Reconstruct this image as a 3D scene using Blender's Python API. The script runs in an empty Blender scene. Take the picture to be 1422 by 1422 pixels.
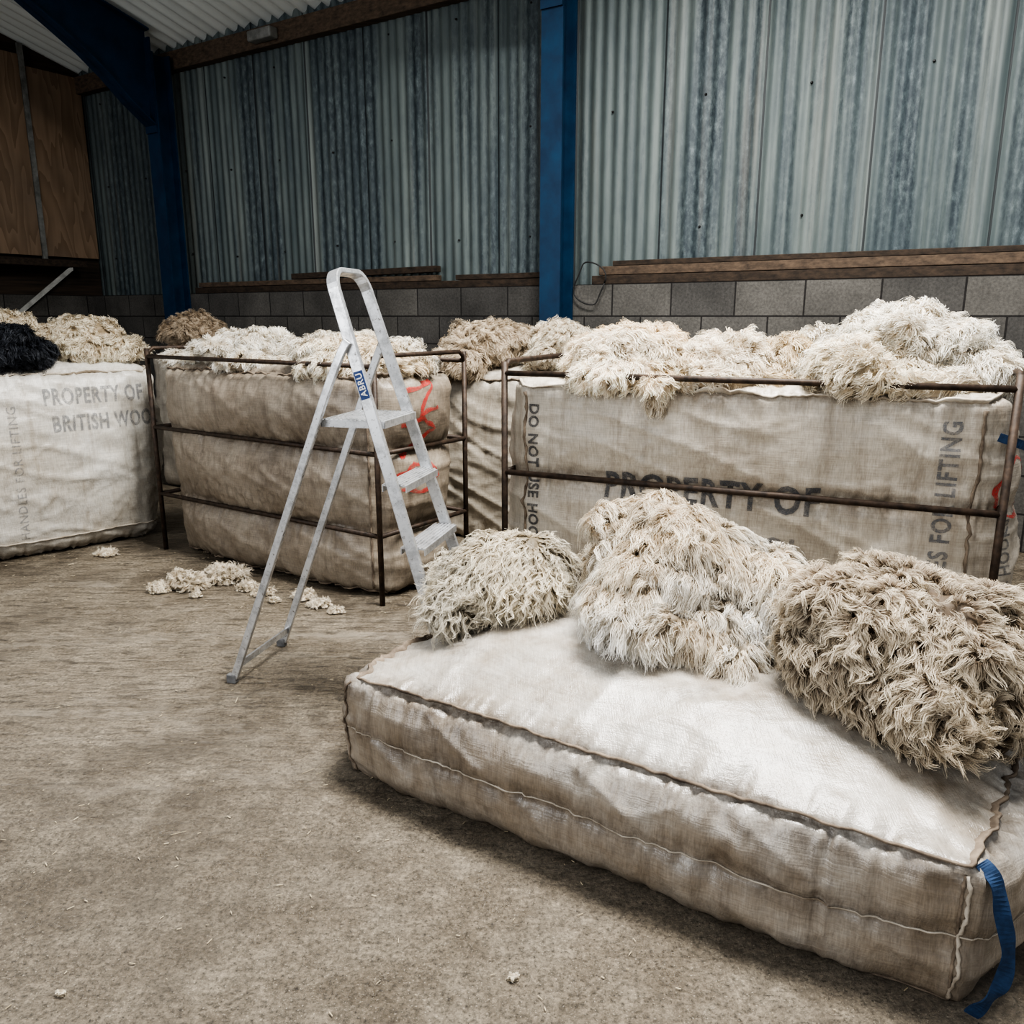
import bpy, bmesh, math, numpy as np
from mathutils import Vector, Matrix
from mathutils.bvhtree import BVHTree

scene = bpy.context.scene
COL = scene.collection
ORIG = {}

# ------------------------------------------------------------------ noise
def _hash(ix, iy, iz, seed):
    h = (ix * 374761393 + iy * 668265263 + iz * 1442695041 + seed * 974634777) & 0xffffffff
    h = ((h ^ (h >> 13)) * 1274126177) & 0xffffffff
    h = ((h ^ (h >> 15)) * 2246822519) & 0xffffffff
    return ((h ^ (h >> 16)) & 0xffffff) / float(0xffffff) * 2 - 1

def vnoise(P, seed=0):
    P = np.asarray(P, float)
    I = np.floor(P).astype(np.int64)
    f = P - I
    f = f * f * (3 - 2 * f)
    I = I + 100000
    out = 0
    for dx in (0, 1):
        wx = f[:, 0] if dx else 1 - f[:, 0]
        for dy in (0, 1):
            wy = f[:, 1] if dy else 1 - f[:, 1]
            for dz in (0, 1):
                wz = f[:, 2] if dz else 1 - f[:, 2]
                out = out + wx * wy * wz * _hash(I[:, 0] + dx, I[:, 1] + dy, I[:, 2] + dz, seed)
    return out

def fbm(P, seed=0, octv=3):
    P = np.asarray(P, float)
    a, s, o = 1.0, 0, 0
    for i in range(octv):
        o = o + a * vnoise(P * (2 ** i) + 17.3 * i, seed + i)
        s += a
        a *= 0.5
    return o / s

# ------------------------------------------------------------------ mesh helpers
def raw_mesh(name, V, F, mats, mi=None, smooth=True, cols=None):
    V = np.asarray(V, np.float32)
    me = bpy.data.meshes.new(name)
    if isinstance(F, np.ndarray):
        n, k = F.shape
        me.vertices.add(len(V)); me.vertices.foreach_set('co', V.ravel())
        me.loops.add(n * k); me.loops.foreach_set('vertex_index', F.astype(np.int32).ravel())
        me.polygons.add(n)
        me.polygons.foreach_set('loop_start', (np.arange(n) * k).astype(np.int32))
        me.polygons.foreach_set('loop_total', np.full(n, k, np.int32))
    else:
        me.from_pydata([tuple(map(float, v)) for v in V], [], [tuple(int(i) for i in f) for f in F])
    for m in (mats if isinstance(mats, (list, tuple)) else [mats]):
        me.materials.append(m)
    if mi is not None:
        me.polygons.foreach_set('material_index', np.asarray(mi, np.int32))
    me.polygons.foreach_set('use_smooth', np.full(len(me.polygons), bool(smooth)))
    me.update(calc_edges=True)
    if cols is not None:
        at = me.color_attributes.new('Col', 'FLOAT_COLOR', 'POINT')
        c4 = np.ones((len(V), 4), np.float32); c4[:, :3] = cols
        at.data.foreach_set('color', c4.ravel())
    if len(V) < 100000: me.validate()
    return me

def add(name, V, F, mats, parent=None, origin=None, smooth=True, mi=None, cols=None, bevel=0, **props):
    V = np.asarray(V, float)
    if parent is not None:
        o = np.array(ORIG[parent.name])
    else:
        if origin is None:
            mn, mx = V.min(0), V.max(0)
            origin = ((mn[0] + mx[0]) / 2, (mn[1] + mx[1]) / 2, mn[2])
        o = np.array(origin)
    me = raw_mesh(name, V - o, F, mats, mi, smooth, cols)
    ob = bpy.data.objects.new(name, me)
    COL.objects.link(ob)
    if parent is not None:
        ob.parent = parent
    else:
        ob.location = o
    ORIG[ob.name] = tuple(o)
    if bevel:
        b = ob.modifiers.new('Bevel', 'BEVEL'); b.width = bevel; b.segments = 2; b.limit_method = 'ANGLE'
    for k, v in props.items():
        ob[k] = v
    return ob

def empty(name, loc, **props):
    ob = bpy.data.objects.new(name, None)
    ob.empty_display_size = 0.1
    COL.objects.link(ob); ob.location = loc
    ORIG[ob.name] = tuple(loc)
    for k, v in props.items():
        ob[k] = v
    return ob

def nrm(v):
    v = np.asarray(v, float)
    return v / max(np.linalg.norm(v), 1e-9)

def boxV(o, ax, ay, az):
    o, ax, ay, az = [np.asarray(q, float) for q in (o, ax, ay, az)]
    V = [o, o + ax, o + ax + ay, o + ay, o + az, o + ax + az, o + ax + ay + az, o + ay + az]
    F = [(0, 3, 2, 1), (4, 5, 6, 7), (0, 1, 5, 4), (1, 2, 6, 5), (2, 3, 7, 6), (3, 0, 4, 7)]
    return V, F

def join(parts):
    V, F = [], []
    for v, f in parts:
        k = len(V)
        V += list(v); F += [tuple(i + k for i in q) for q in f]
    return np.array(V), F

def tube(path, r, n=8, closed=False):
    P = [np.asarray(p, float) for p in path]
    m = len(P); V, F = [], []
    up = np.array([0, 0, 1.0])
    a = None
    for i, p in enumerate(P):
        if closed: t = P[(i + 1) % m] - P[i - 1]
        else: t = P[min(i + 1, m - 1)] - P[max(i - 1, 0)]
        t = nrm(t)
        if a is None:
            ref = up if abs(t[2]) < 0.9 else np.array([1.0, 0, 0])
            a = nrm(np.cross(t, ref))
        else:
            a = nrm(a - t * np.dot(a, t))
        b = np.cross(t, a)
        rr = r[i] if hasattr(r, '__len__') else r
        for j in range(n):
            th = 2 * math.pi * j / n
            V.append(p + rr * (a * math.cos(th) + b * math.sin(th)))
    rng = m if closed else m - 1
    for i in range(rng):
        for j in range(n):
            F.append((i * n + j, i * n + (j + 1) % n, ((i + 1) % m) * n + (j + 1) % n, ((i + 1) % m) * n + j))
    if not closed:
        F.append(tuple(range(n))[::-1]); F.append(tuple((m - 1) * n + j for j in range(n)))
    return V, F

def sweep_rect(path, N, hn, hs):
    P = [np.asarray(p, float) for p in path]; N = nrm(N)
    m = len(P); V, F = [], []
    for i, p in enumerate(P):
        t = nrm(P[min(i + 1, m - 1)] - P[max(i - 1, 0)])
        s = nrm(np.cross(t, N))
        for a, b in ((1, 1), (1, -1), (-1, -1), (-1, 1)):
            V.append(p + N * a * hn + s * b * hs)
    for i in range(m - 1):
        for j in range(4):
            F.append((i * 4 + j, i * 4 + (j + 1) % 4, (i + 1) * 4 + (j + 1) % 4, (i + 1) * 4 + j))
    F.append((3, 2, 1, 0)); F.append(tuple((m - 1) * 4 + j for j in range(4)))
    return V, F

# ------------------------------------------------------------------ materials
class NT:
    def __init__(s, name):
        s.m = bpy.data.materials.new(name); s.m.use_nodes = True
        s.t = s.m.node_tree; s.n = s.t.nodes; s.l = s.t.links
        s.b = s.n['Principled BSDF']
    def new(s, typ, **kw):
        nd = s.n.new(typ)
        for k, v in kw.items(): setattr(nd, k, v)
        return nd
    def link(s, a, b): s.l.new(a, b)
    def val(s, sock, v):
        if isinstance(v, bpy.types.NodeSocket): s.link(v, sock)
        else: sock.default_value = v
    def coord(s, scale=(1, 1, 1), rot=(0, 0, 0), kind='Object'):
        c = s.new('ShaderNodeTexCoord'); m = s.new('ShaderNodeMapping')
        s.link(c.outputs[kind], m.inputs['Vector'])
        m.inputs['Scale'].default_value = scale; m.inputs['Rotation'].default_value = rot
        return m.outputs['Vector']
    def noise(s, vec, scale, detail=4, rough=0.55):
        t = s.new('ShaderNodeTexNoise'); s.link(vec, t.inputs['Vector'])
        t.inputs['Scale'].default_value = scale; t.inputs['Detail'].default_value = detail
        t.inputs['Roughness'].default_value = rough
        return t.outputs['Fac']
    def ramp(s, fac, stops):
        r = s.new('ShaderNodeValToRGB'); s.link(fac, r.inputs['Fac'])
        els = r.color_ramp.elements
        while len(els) < len(stops): els.new(0.5)
        for e, (p, c) in zip(els, stops):
            e.position = p
            e.color = (c, c, c, 1) if not hasattr(c, '__len__') else (*c, 1)
        return r.outputs['Color']
    def mix(s, fac, a, b, mode='MIX'):
        m = s.new('ShaderNodeMix', data_type='RGBA', blend_type=mode)
        s.val(m.inputs[0], fac)
        for sock, v in ((m.inputs[6], a), (m.inputs[7], b)):
            if isinstance(v, bpy.types.NodeSocket): s.link(v, sock)
            else: sock.default_value = (*v, 1) if hasattr(v, '__len__') else (v, v, v, 1)
        return m.outputs[2]
    def math(s, op, a, b=0.0):
        m = s.new('ShaderNodeMath', operation=op)
        s.val(m.inputs[0], a); s.val(m.inputs[1], b)
        return m.outputs[0]
    def bump(s, h, strength=0.3, dist=0.01):
        b = s.new('ShaderNodeBump'); s.link(h, b.inputs['Height'])
        b.inputs['Strength'].default_value = strength; b.inputs['Distance'].default_value = dist
        s.link(b.outputs['Normal'], s.b.inputs['Normal'])
    def fin(s, col=None, rough=0.8, metal=0.0, spec=None):
        if col is not None:
            if isinstance(col, bpy.types.NodeSocket): s.link(col, s.b.inputs['Base Color'])
            else: s.b.inputs['Base Color'].default_value = (*col, 1)
        s.val(s.b.inputs['Roughness'], rough); s.b.inputs['Metallic'].default_value = metal
        if spec is not None: s.b.inputs['Specular IOR Level'].default_value = spec
        return s.m

def mat_sack(name, light, dark, dirt, amt, seed, sideamt=0.5, rough=0.42, thlo=0.76):
    n = NT(name)
    co = n.coord()
    off = n.new('ShaderNodeVectorMath', operation='ADD'); n.link(co, off.inputs[0]); off.inputs[1].default_value = (seed, seed * 2, 0)
    big = n.noise(off.outputs[0], 2.6, 5, 0.6)
    med = n.noise(off.outputs[0], 11, 6, 0.7)
    thA = n.noise(n.coord(scale=(280, 280, 9)), 1.0, 2, 0.5)
    thB = n.noise(n.coord(scale=(9, 9, 300)), 1.0, 2, 0.5)
    thC = n.noise(n.coord(scale=(300, 10, 40), rot=(0, 0, 0.5)), 1.0, 2, 0.5)
    streak = n.noise(n.coord(scale=(22, 22, 1.6)), 1.0, 5, 0.65)
    f1 = n.ramp(big, [(0.5 - 0.20 * amt, 0.0), (0.78 - 0.1 * amt, 1.0)])
    f2 = n.ramp(med, [(0.40, 0.0), (0.72, 1.0)])
    dirtf = n.math('MULTIPLY', n.math('ADD', n.math('MULTIPLY', f1, 0.55), n.math('MULTIPLY', f2, 0.45)), min(1.0, amt + 0.2))
    c = n.mix(dirtf, light, dark)
    spots = n.ramp(n.noise(off.outputs[0], 6.5, 7, 0.75), [(0.57, 0.0), (0.74, 1.0)])
    c = n.mix(n.math('MULTIPLY', spots, 0.65 * amt), c, dirt)
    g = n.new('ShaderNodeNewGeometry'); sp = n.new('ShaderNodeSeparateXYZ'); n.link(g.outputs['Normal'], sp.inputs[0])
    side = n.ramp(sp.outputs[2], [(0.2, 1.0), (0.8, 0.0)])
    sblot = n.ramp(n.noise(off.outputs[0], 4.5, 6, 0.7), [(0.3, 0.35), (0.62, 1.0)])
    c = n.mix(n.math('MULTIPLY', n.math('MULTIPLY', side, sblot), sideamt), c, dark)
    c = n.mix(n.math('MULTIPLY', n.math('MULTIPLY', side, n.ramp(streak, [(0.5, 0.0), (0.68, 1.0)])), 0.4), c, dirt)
    a = n.new('ShaderNodeAttribute'); a.attribute_name = 'Col'
    gr = n.math('MULTIPLY', a.outputs['Fac'], n.ramp(n.noise(off.outputs[0], 16, 6, 0.75), [(0.35, 0.15), (0.62, 1.0)]))
    c = n.mix(n.math('MULTIPLY', gr, 0.8), c, dirt)
    th = n.math('ADD', n.math('ADD', thA, thB), thC)
    thr = n.ramp(n.math('MULTIPLY', th, 0.3333), [(0.37, thlo), (0.60, 1.12)])
    c = n.mix(1.0, c, thr, 'MULTIPLY')
    h = n.math('ADD', n.math('MULTIPLY', th, 0.2), n.math('MULTIPLY', n.noise(co, 20, 4), 0.8))
    n.bump(h, 0.5, 0.008)
    return n.fin(c, rough, 0, 0.55)

def mat_wool(name, transl=0.30):
    n = NT(name)
    a = n.new('ShaderNodeAttribute'); a.attribute_name = 'Col'
    no = n.ramp(n.noise(n.coord(), 26, 3), [(0.3, 0.85), (0.7, 1.10)])
    c = n.mix(1.0, a.outputs['Color'], no, 'MULTIPLY')
    n.fin(c, 0.55, 0, 0.35)
    tr = n.new('ShaderNodeBsdfTranslucent'); n.link(c, tr.inputs['Color'])
    mx = n.new('ShaderNodeMixShader'); mx.inputs[0].default_value = transl
    n.link(n.b.outputs[0], mx.inputs[1]); n.link(tr.outputs[0], mx.inputs[2])
    n.link(mx.outputs[0], n.n['Material Output'].inputs['Surface'])
    return n.m

def mat_simple(name, c1, c2, scale=8, rough=0.7, metal=0.0, bump=0.2, vec=(1, 1, 1)):
    n = NT(name); co = n.coord(scale=vec)
    f = n.noise(co, scale, 6, 0.65)
    c = n.mix(n.ramp(f, [(0.35, 0.0), (0.68, 1.0)]), c1, c2)
    if bump: n.bump(f, bump, 0.005)
    return n.fin(c, rough, metal)

def mat_ink(name, col, keep=0.5, maxa=1.0):
    n = NT(name)
    co = n.coord()
    f = n.noise(co, 22, 6, 0.75)
    g = n.noise(n.coord(scale=(200, 200, 200)), 1, 2)
    al = n.ramp(n.math('ADD', n.math('MULTIPLY', f, 0.6), n.math('MULTIPLY', g, 0.4)), [(0.5 - keep * 0.1 + 0.02, maxa), (0.5 + keep * 0.20 + 0.02, 0.12 * maxa)])
    n.link(al, n.b.inputs['Alpha'])
    return n.fin(col, 0.85)

def mat_clad():
    n = NT('galvanised_corrugated_sheet')
    co = n.coord()
    sp = n.new('ShaderNodeSeparateXYZ'); n.link(co, sp.inputs[0])
    X, Z = sp.outputs[0], sp.outputs[2]
    sheet = n.math('FLOOR', n.math('MULTIPLY', X, 1 / 0.68))
    wn = n.new('ShaderNodeTexWhiteNoise', noise_dimensions='1D'); n.link(sheet, wn.inputs['W'])
    band = n.noise(n.coord(scale=(3.2, 1, 0.14)), 1.0, 6, 0.72)
    fineb = n.noise(n.coord(scale=(5, 1, 0.2)), 1.0, 6, 0.7)
    speck = n.noise(n.coord(scale=(1, 1, 0.5)), 26, 7, 0.8)
    cloud = n.noise(n.coord(scale=(1.6, 1, 0.5)), 3.0, 6, 0.7)
    base = n.mix(n.ramp(fineb, [(0.36, 0.0), (0.66, 1.0)]), (0.075, 0.098, 0.098), (0.185, 0.213, 0.200))
    base = n.mix(n.math('MULTIPLY', wn.outputs[0], 0.22), base, (0.18, 0.21, 0.195))
    base = n.mix(n.ramp(cloud, [(0.38, 0.50), (0.65, 0.0)]), base, (0.055, 0.073, 0.080))
    bm = n.ramp(band, [(0.44, 0.0), (0.57, 1.0)])
    sm = n.ramp(speck, [(0.42, 1.0), (0.60, 0.0)])
    dk = n.math('MULTIPLY', bm, n.math('MULTIPLY', sm, n.ramp(cloud, [(0.30, 0.40), (0.6, 0.85)])))
    c = n.mix(n.math('MULTIPLY', bm, 0.50), base, (0.062, 0.085, 0.098))
    c = n.mix(dk, c, (0.018, 0.028, 0.038))
    hi = n.math('MULTIPLY', bm, n.ramp(speck, [(0.57, 0.0), (0.67, 1.0)]))
    c = n.mix(n.math('MULTIPLY', hi, 0.40), c, (0.21, 0.25, 0.27))
    pale = n.math('MULTIPLY', n.ramp(n.noise(n.coord(scale=(6, 1, 0.15)), 1.1, 4), [(0.56, 0.0), (0.68, 1.0)]), n.math('SUBTRACT', 1.0, bm))
    c = n.mix(n.math('MULTIPLY', pale, 0.40), c, (0.27, 0.285, 0.262))
    c = n.mix(n.math('MULTIPLY', n.ramp(speck, [(0.32, 1.0), (0.40, 0.0)]), 0.45), c, (0.04, 0.055, 0.065))
    rust = n.ramp(n.noise(n.coord(scale=(6, 1, 0.2)), 1.3, 4), [(0.60, 0.0), (0.74, 1.0)])
    c = n.mix(n.math('MULTIPLY', rust, 0.35), c, (0.15, 0.12, 0.09))
    seam = n.math('LESS_THAN', n.math('FRACT', n.math('MULTIPLY', X, 1 / 0.68)), 0.020)
    c = n.mix(n.math('MULTIPLY', seam, 0.85), c, (0.008, 0.010, 0.012))
    n.bump(speck, 0.15, 0.003)
    return n.fin(c, 0.55, 0.15)

def mat_block():
    n = NT('concrete_blockwork')
    co = n.coord(); sp = n.new('ShaderNodeSeparateXYZ'); n.link(co, sp.inputs[0])
    cb = n.new('ShaderNodeCombineXYZ'); n.link(sp.outputs[0], cb.inputs[0]); n.link(sp.outputs[2], cb.inputs[1])
    b = n.new('ShaderNodeTexBrick'); n.link(cb.outputs[0], b.inputs['Vector'])
    b.inputs['Scale'].default_value = 1.0; b.inputs['Brick Width'].default_value = 0.45; b.inputs['Row Height'].default_value = 0.225
    b.inputs['Mortar Size'].default_value = 0.006; b.inputs['Mortar Smooth'].default_value = 0.3
    b.inputs['Color1'].default_value = (0.105, 0.099, 0.089, 1); b.inputs['Color2'].default_value = (0.064, 0.061, 0.057, 1)
    b.inputs['Mortar'].default_value = (0.020, 0.018, 0.017, 1)
    f = n.noise(co, 60, 5, 0.7); g = n.noise(co, 3.0, 4, 0.6)
    c = n.mix(1.0, b.outputs['Color'], n.ramp(f, [(0.3, 0.6), (0.7, 1.3)]), 'MULTIPLY')
    c = n.mix(1.0, c, n.ramp(g, [(0.3, 0.7), (0.7, 1.25)]), 'MULTIPLY')
    h = n.math('SUBTRACT', n.math('MULTIPLY', f, 0.35), b.outputs['Fac'])
    n.bump(h, 0.7, 0.008)
    return n.fin(c, 0.95)

def mat_floor():
    n = NT('dusty_tamped_concrete')
    co = n.coord()
    a = n.noise(co, 0.8, 6, 0.6); b = n.noise(co, 5, 7, 0.75); g = n.noise(co, 75, 6, 0.85); d = n.noise(co, 200, 3, 0.7); m = n.noise(co, 20, 6, 0.75)
    nc = n.new('ShaderNodeTexNoise'); n.link(co, nc.inputs['Vector']); nc.inputs['Scale'].default_value = 9; nc.inputs['Detail'].default_value = 5
    def warped(scale, rot, amt):
        w = n.new('ShaderNodeVectorMath', operation='ADD'); sc = n.new('ShaderNodeVectorMath', operation='SCALE')
        n.link(nc.outputs['Color'], sc.inputs[0]); sc.inputs['Scale'].default_value = amt
        n.link(n.coord(scale=scale, rot=(0, 0, rot)), w.inputs[0]); n.link(sc.outputs[0], w.inputs[1])
        return w.outputs[0]
    ridge = n.noise(warped((8.0, 44, 1), math.radians(14), 1.7), 1.0, 3, 0.6)
    sp = n.new('ShaderNodeSeparateXYZ'); n.link(co, sp.inputs[0])
    ymask = n.ramp(n.math('MULTIPLY', n.math('ADD', sp.outputs[1], n.math('MULTIPLY', a, 1.5)), 0.1), [(0.24, 0.15), (0.36, 1.0)])
    c = n.mix(n.ramp(a, [(0.36, 0.0), (0.62, 1.0)]), (0.092, 0.074, 0.052), (0.168, 0.140, 0.104))
    c = n.mix(n.ramp(b, [(0.44, 0.0), (0.70, 0.6)]), c, (0.232, 0.200, 0.152))
    c = n.mix(1.0, c, n.ramp(m, [(0.3, 0.76), (0.7, 1.20)]), 'MULTIPLY')
    c = n.mix(1.0, c, n.ramp(g, [(0.37, 0.35), (0.63, 1.7)]), 'MULTIPLY')
    tick = n.ramp(ridge, [(0.36, 0.42), (0.46, 1.0), (0.66, 1.25)])
    c = n.mix(n.math('MULTIPLY', ymask, 0.85), c, n.mix(1.0, c, tick, 'MULTIPLY'))
    c = n.mix(n.ramp(d, [(0.61, 0.0), (0.68, 0.85)]), c, (0.46, 0.41, 0.33))
    c = n.mix(n.ramp(n.noise(co, 150, 3, 0.7), [(0.31, 0.85), (0.39, 0.0)]), c, (0.020, 0.016, 0.012))
    v = n.new('ShaderNodeTexVoronoi'); n.link(co, v.inputs['Vector']); v.inputs['Scale'].default_value = 55
    c = n.mix(n.math('MULTIPLY', n.ramp(v.outputs['Distance'], [(0.10, 1.0), (0.16, 0.0)]), n.ramp(b, [(0.45, 0.0), (0.6, 0.6)])), c, (0.38, 0.335, 0.265))
    stain = n.ramp(n.noise(co, 1.5, 7, 0.7), [(0.49, 0.0), (0.64, 0.60)])
    c = n.mix(stain, c, (0.054, 0.043, 0.031))
    dust = n.noise(warped((1.1, 5.0, 1), math.radians(32), 0.8), 1.0, 5, 0.7)
    c = n.mix(n.math('MULTIPLY', n.ramp(dust, [(0.57, 0.0), (0.70, 0.55)]), ymask), c, (0.32, 0.28, 0.225))
    h = n.math('ADD', n.math('MULTIPLY', n.math('MULTIPLY', ridge, ymask), 1.1), n.math('ADD', n.math('MULTIPLY', g, 0.5), n.math('MULTIPLY', m, 0.45)))
    n.bump(h, 0.85, 0.012)
    return n.fin(c, n.ramp(b, [(0.35, 0.26), (0.65, 0.55)]), 0, 0.6)

def mat_ply():
    n = NT('weathered_plywood')
    co = n.coord(scale=(1, 1, 0.16))
    f = n.noise(co, 3.0, 3, 0.5)
    w = n.math('FRACT', n.math('MULTIPLY', f, 14.0))
    c = n.mix(w, (0.170, 0.112, 0.068), (0.26, 0.18, 0.118))
    c = n.mix(n.ramp(n.noise(n.coord(), 1.2, 4), [(0.4, 0.0), (0.7, 0.5)]), c, (0.11, 0.085, 0.066))
    return n.fin(c, 0.75)

def mat_wood(name, a, b):
    n = NT(name)
    f = n.noise(n.coord(scale=(1.5, 30, 40)), 1.0, 5, 0.65)
    c = n.mix(n.ramp(f, [(0.3, 0.0), (0.7, 1.0)]), a, b)
    n.bump(f, 0.3, 0.004)
    return n.fin(c, 0.85)

def mat_alu():
    n = NT('scuffed_aluminium')
    f = n.noise(n.coord(), 18, 6, 0.75); g = n.noise(n.coord(), 70, 4, 0.7)
    c = n.mix(n.ramp(f, [(0.45, 0.0), (0.62, 1.0)]), (0.60, 0.61, 0.62), (0.38, 0.385, 0.39))
    c = n.mix(n.ramp(g, [(0.60, 0.0), (0.68, 0.85)]), c, (0.14, 0.125, 0.11))
    return n.fin(c, n.ramp(f, [(0.3, 0.28), (0.7, 0.48)]), 0.75)

def mat_roof():
    n = NT('fibre_cement_roof_sheet')
    f = n.noise(n.coord(scale=(3, 0.4, 1)), 2.0, 5, 0.6)
    c = n.mix(f, (0.50, 0.53, 0.51), (0.86, 0.88, 0.85))
    return n.fin(c, 0.7)

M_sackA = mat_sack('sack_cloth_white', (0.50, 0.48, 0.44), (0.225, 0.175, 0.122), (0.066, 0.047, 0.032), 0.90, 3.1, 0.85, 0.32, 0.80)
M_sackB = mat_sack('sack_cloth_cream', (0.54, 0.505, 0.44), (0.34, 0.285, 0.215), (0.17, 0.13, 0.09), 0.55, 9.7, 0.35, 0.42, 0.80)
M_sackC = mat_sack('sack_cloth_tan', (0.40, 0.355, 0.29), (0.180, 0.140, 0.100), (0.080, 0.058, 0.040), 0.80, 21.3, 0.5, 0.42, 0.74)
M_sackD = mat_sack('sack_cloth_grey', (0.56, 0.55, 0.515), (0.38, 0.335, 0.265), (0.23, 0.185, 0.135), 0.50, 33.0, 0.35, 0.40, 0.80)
M_seam = mat_simple('stitched_seam', (0.06, 0.043, 0.030), (0.27, 0.215, 0.16), 14, 0.9)
M_seamL = mat_simple('pale_seam', (0.20, 0.16, 0.115), (0.58, 0.53, 0.45), 9, 0.9)
M_wool = mat_wool('sheep_wool')
M_rust = mat_simple('rusty_steel_tube', (0.018, 0.012, 0.008), (0.070, 0.045, 0.030), 30, 0.6, 0.3)
M_blue = mat_simple('blue_painted_steel', (0.003, 0.021, 0.055), (0.006, 0.040, 0.092), 5, 0.5, 0.0, 0.1)
M_clad = mat_clad(); M_block = mat_block(); M_floor = mat_floor(); M_ply = mat_ply(); M_roof = mat_roof(); M_alu = mat_alu()
M_wdk = mat_wood('dark_timber', (0.014, 0.010, 0.007), (0.060, 0.040, 0.026))
M_wlt = mat_wood('brown_timber', (0.040, 0.028, 0.020), (0.13, 0.090, 0.060))
M_bolt = mat_simple('bolt_head', (0.02, 0.02, 0.02), (0.06, 0.06, 0.06), 20, 0.6, 0.4)
M_inkk = mat_ink('black_stencil_ink', (0.085, 0.088, 0.095), 0.9, 0.80)
M_inkd = mat_ink('dark_stencil_ink', (0.05, 0.052, 0.058), 1.4, 0.92)
M_inkg = mat_ink('faded_stencil_ink', (0.17, 0.175, 0.185), 0.6, 0.58)
M_inkv = mat_ink('grey_stencil_ink', (0.12, 0.125, 0.135), 0.9, 0.75)
M_inkf = mat_ink('very_faded_ink', (0.12, 0.095, 0.07), 0.4, 0.16)
M_inkr = mat_ink('red_marker', (0.46, 0.035, 0.030), 0.8, 0.75)
M_strap = mat_simple('blue_webbing', (0.006, 0.024, 0.065), (0.015, 0.048, 0.12), 60, 0.8)
M_rub = mat_simple('grey_rubber', (0.10, 0.10, 0.10), (0.20, 0.20, 0.20), 30, 0.8)
M_label = mat_simple('blue_sticker', (0.008, 0.035, 0.15), (0.012, 0.05, 0.19), 20, 0.5, 0, 0)
M_white = mat_simple('white_print', (0.7, 0.7, 0.7), (0.8, 0.8, 0.8), 20, 0.5, 0, 0)
M_straw = mat_simple('straw', (0.42, 0.35, 0.23), (0.66, 0.58, 0.42), 8, 0.8)
M_wire = mat_simple('black_cable', (0.01, 0.01, 0.01), (0.03, 0.03, 0.03), 8, 0.6, 0, 0)
M_zinc = mat_simple('pale_metal_strip', (0.14, 0.14, 0.13), (0.30, 0.30, 0.28), 10, 0.5, 0.3)

# ------------------------------------------------------------------ camera
cam = bpy.data.cameras.new('Camera'); camo = bpy.data.objects.new('Camera', cam); COL.objects.link(camo)
cam.sensor_width = 36; cam.lens = 1150 / 1422 * 36; cam.clip_start = 0.05
camo.location = (0, 0, 1.35); camo.rotation_euler = (math.radians(90 - 13.3), 0, 0)
scene.camera = camo

# ------------------------------------------------------------------ room
P0 = np.array([-4.67, 9.83, 0.0]); WD = np.array([0.8387, -0.5446, 0.0]); WN = np.array([-0.5446, -0.8387, 0.0]); UP = np.array([0, 0, 1.0])
def W(t, off, z): return P0 + WD * t + WN * off + UP * z
EZ = 3.90

add('floor', [(-9, -2, 0), (9, -2, 0), (9, 12, 0), (-9, 12, 0)], [(0, 1, 2, 3)], M_floor, smooth=False, origin=(0, 0, 0), kind='structure', label='dusty grey-brown tamped concrete barn floor')

def wall_obj(name, build, base, yaw, mats, label):
    V, F, mi, sm = build
    me = raw_mesh(name, V, F, mats, mi, False)
    me.polygons.foreach_set('use_smooth', np.array(sm, bool))
    ob = bpy.data.objects.new(name, me); COL.objects.link(ob)
    ob.location = base; ob.rotation_euler = (0, 0, yaw)
    ob['kind'] = 'structure'; ob['label'] = label
    ORIG[ob.name] = tuple(base)
    return ob
yaw = math.atan2(WD[1], WD[0])
def build_back():
    L0, L = -0.4, 11.5; z0, z1 = 1.56, EZ + 0.06; pitch = 0.090
    n = int((L - L0) / pitch * 8)
    xs = np.linspace(L0, L, n + 1)
    sheet = np.floor(xs / 0.68)
    frac = xs / 0.68 - sheet
    ys = 0.0075 * np.sin(xs / pitch * 2 * math.pi) - 0.006 * (frac)
    V = []; F = []; mi = []; sm = []
    for x, y in zip(xs, ys): V.append((x, y, z0))
    for x, y in zip(xs, ys): V.append((x, y, z1))
    for i in range(n):
        F.append((i, i + 1, n + 2 + i, n + 1 + i)); mi.append(0); sm.append(True)
    def bx(o, s, m):
        v, f = boxV(o, (s[0], 0, 0), (0, s[1], 0), (0, 0, s[2]))
        k = len(V); V.extend(v); F.extend([tuple(i + k for i in q) for q in f]); mi.extend([m] * 6); sm.extend([False] * 6)
    bx((-0.4, -0.15, 0), (L + 0.4, 0.25, 1.575), 1)
    rng = np.random.default_rng(4)
    for z in (1.95, 2.75, 3.55):
        x = 0.3
        while x < L:
            zz = z + rng.uniform(-0.03, 0.03)
            v, f = tube([(x, -0.006, zz), (x, -0.020, zz)], [0.009, 0.005], 8)
            k = len(V); V.extend(v); F.extend([tuple(i + k for i in q) for q in f]); mi.extend([2] * len(f)); sm.extend([False] * len(f))
            x += 0.68 * rng.choice([1, 1, 2])
    return np.array(V), F, mi, sm
wall_obj('wall_back', build_back(), tuple(P0), yaw, [M_clad, M_block, M_bolt], 'galvanised corrugated cladding above grey concrete blockwork')

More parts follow.
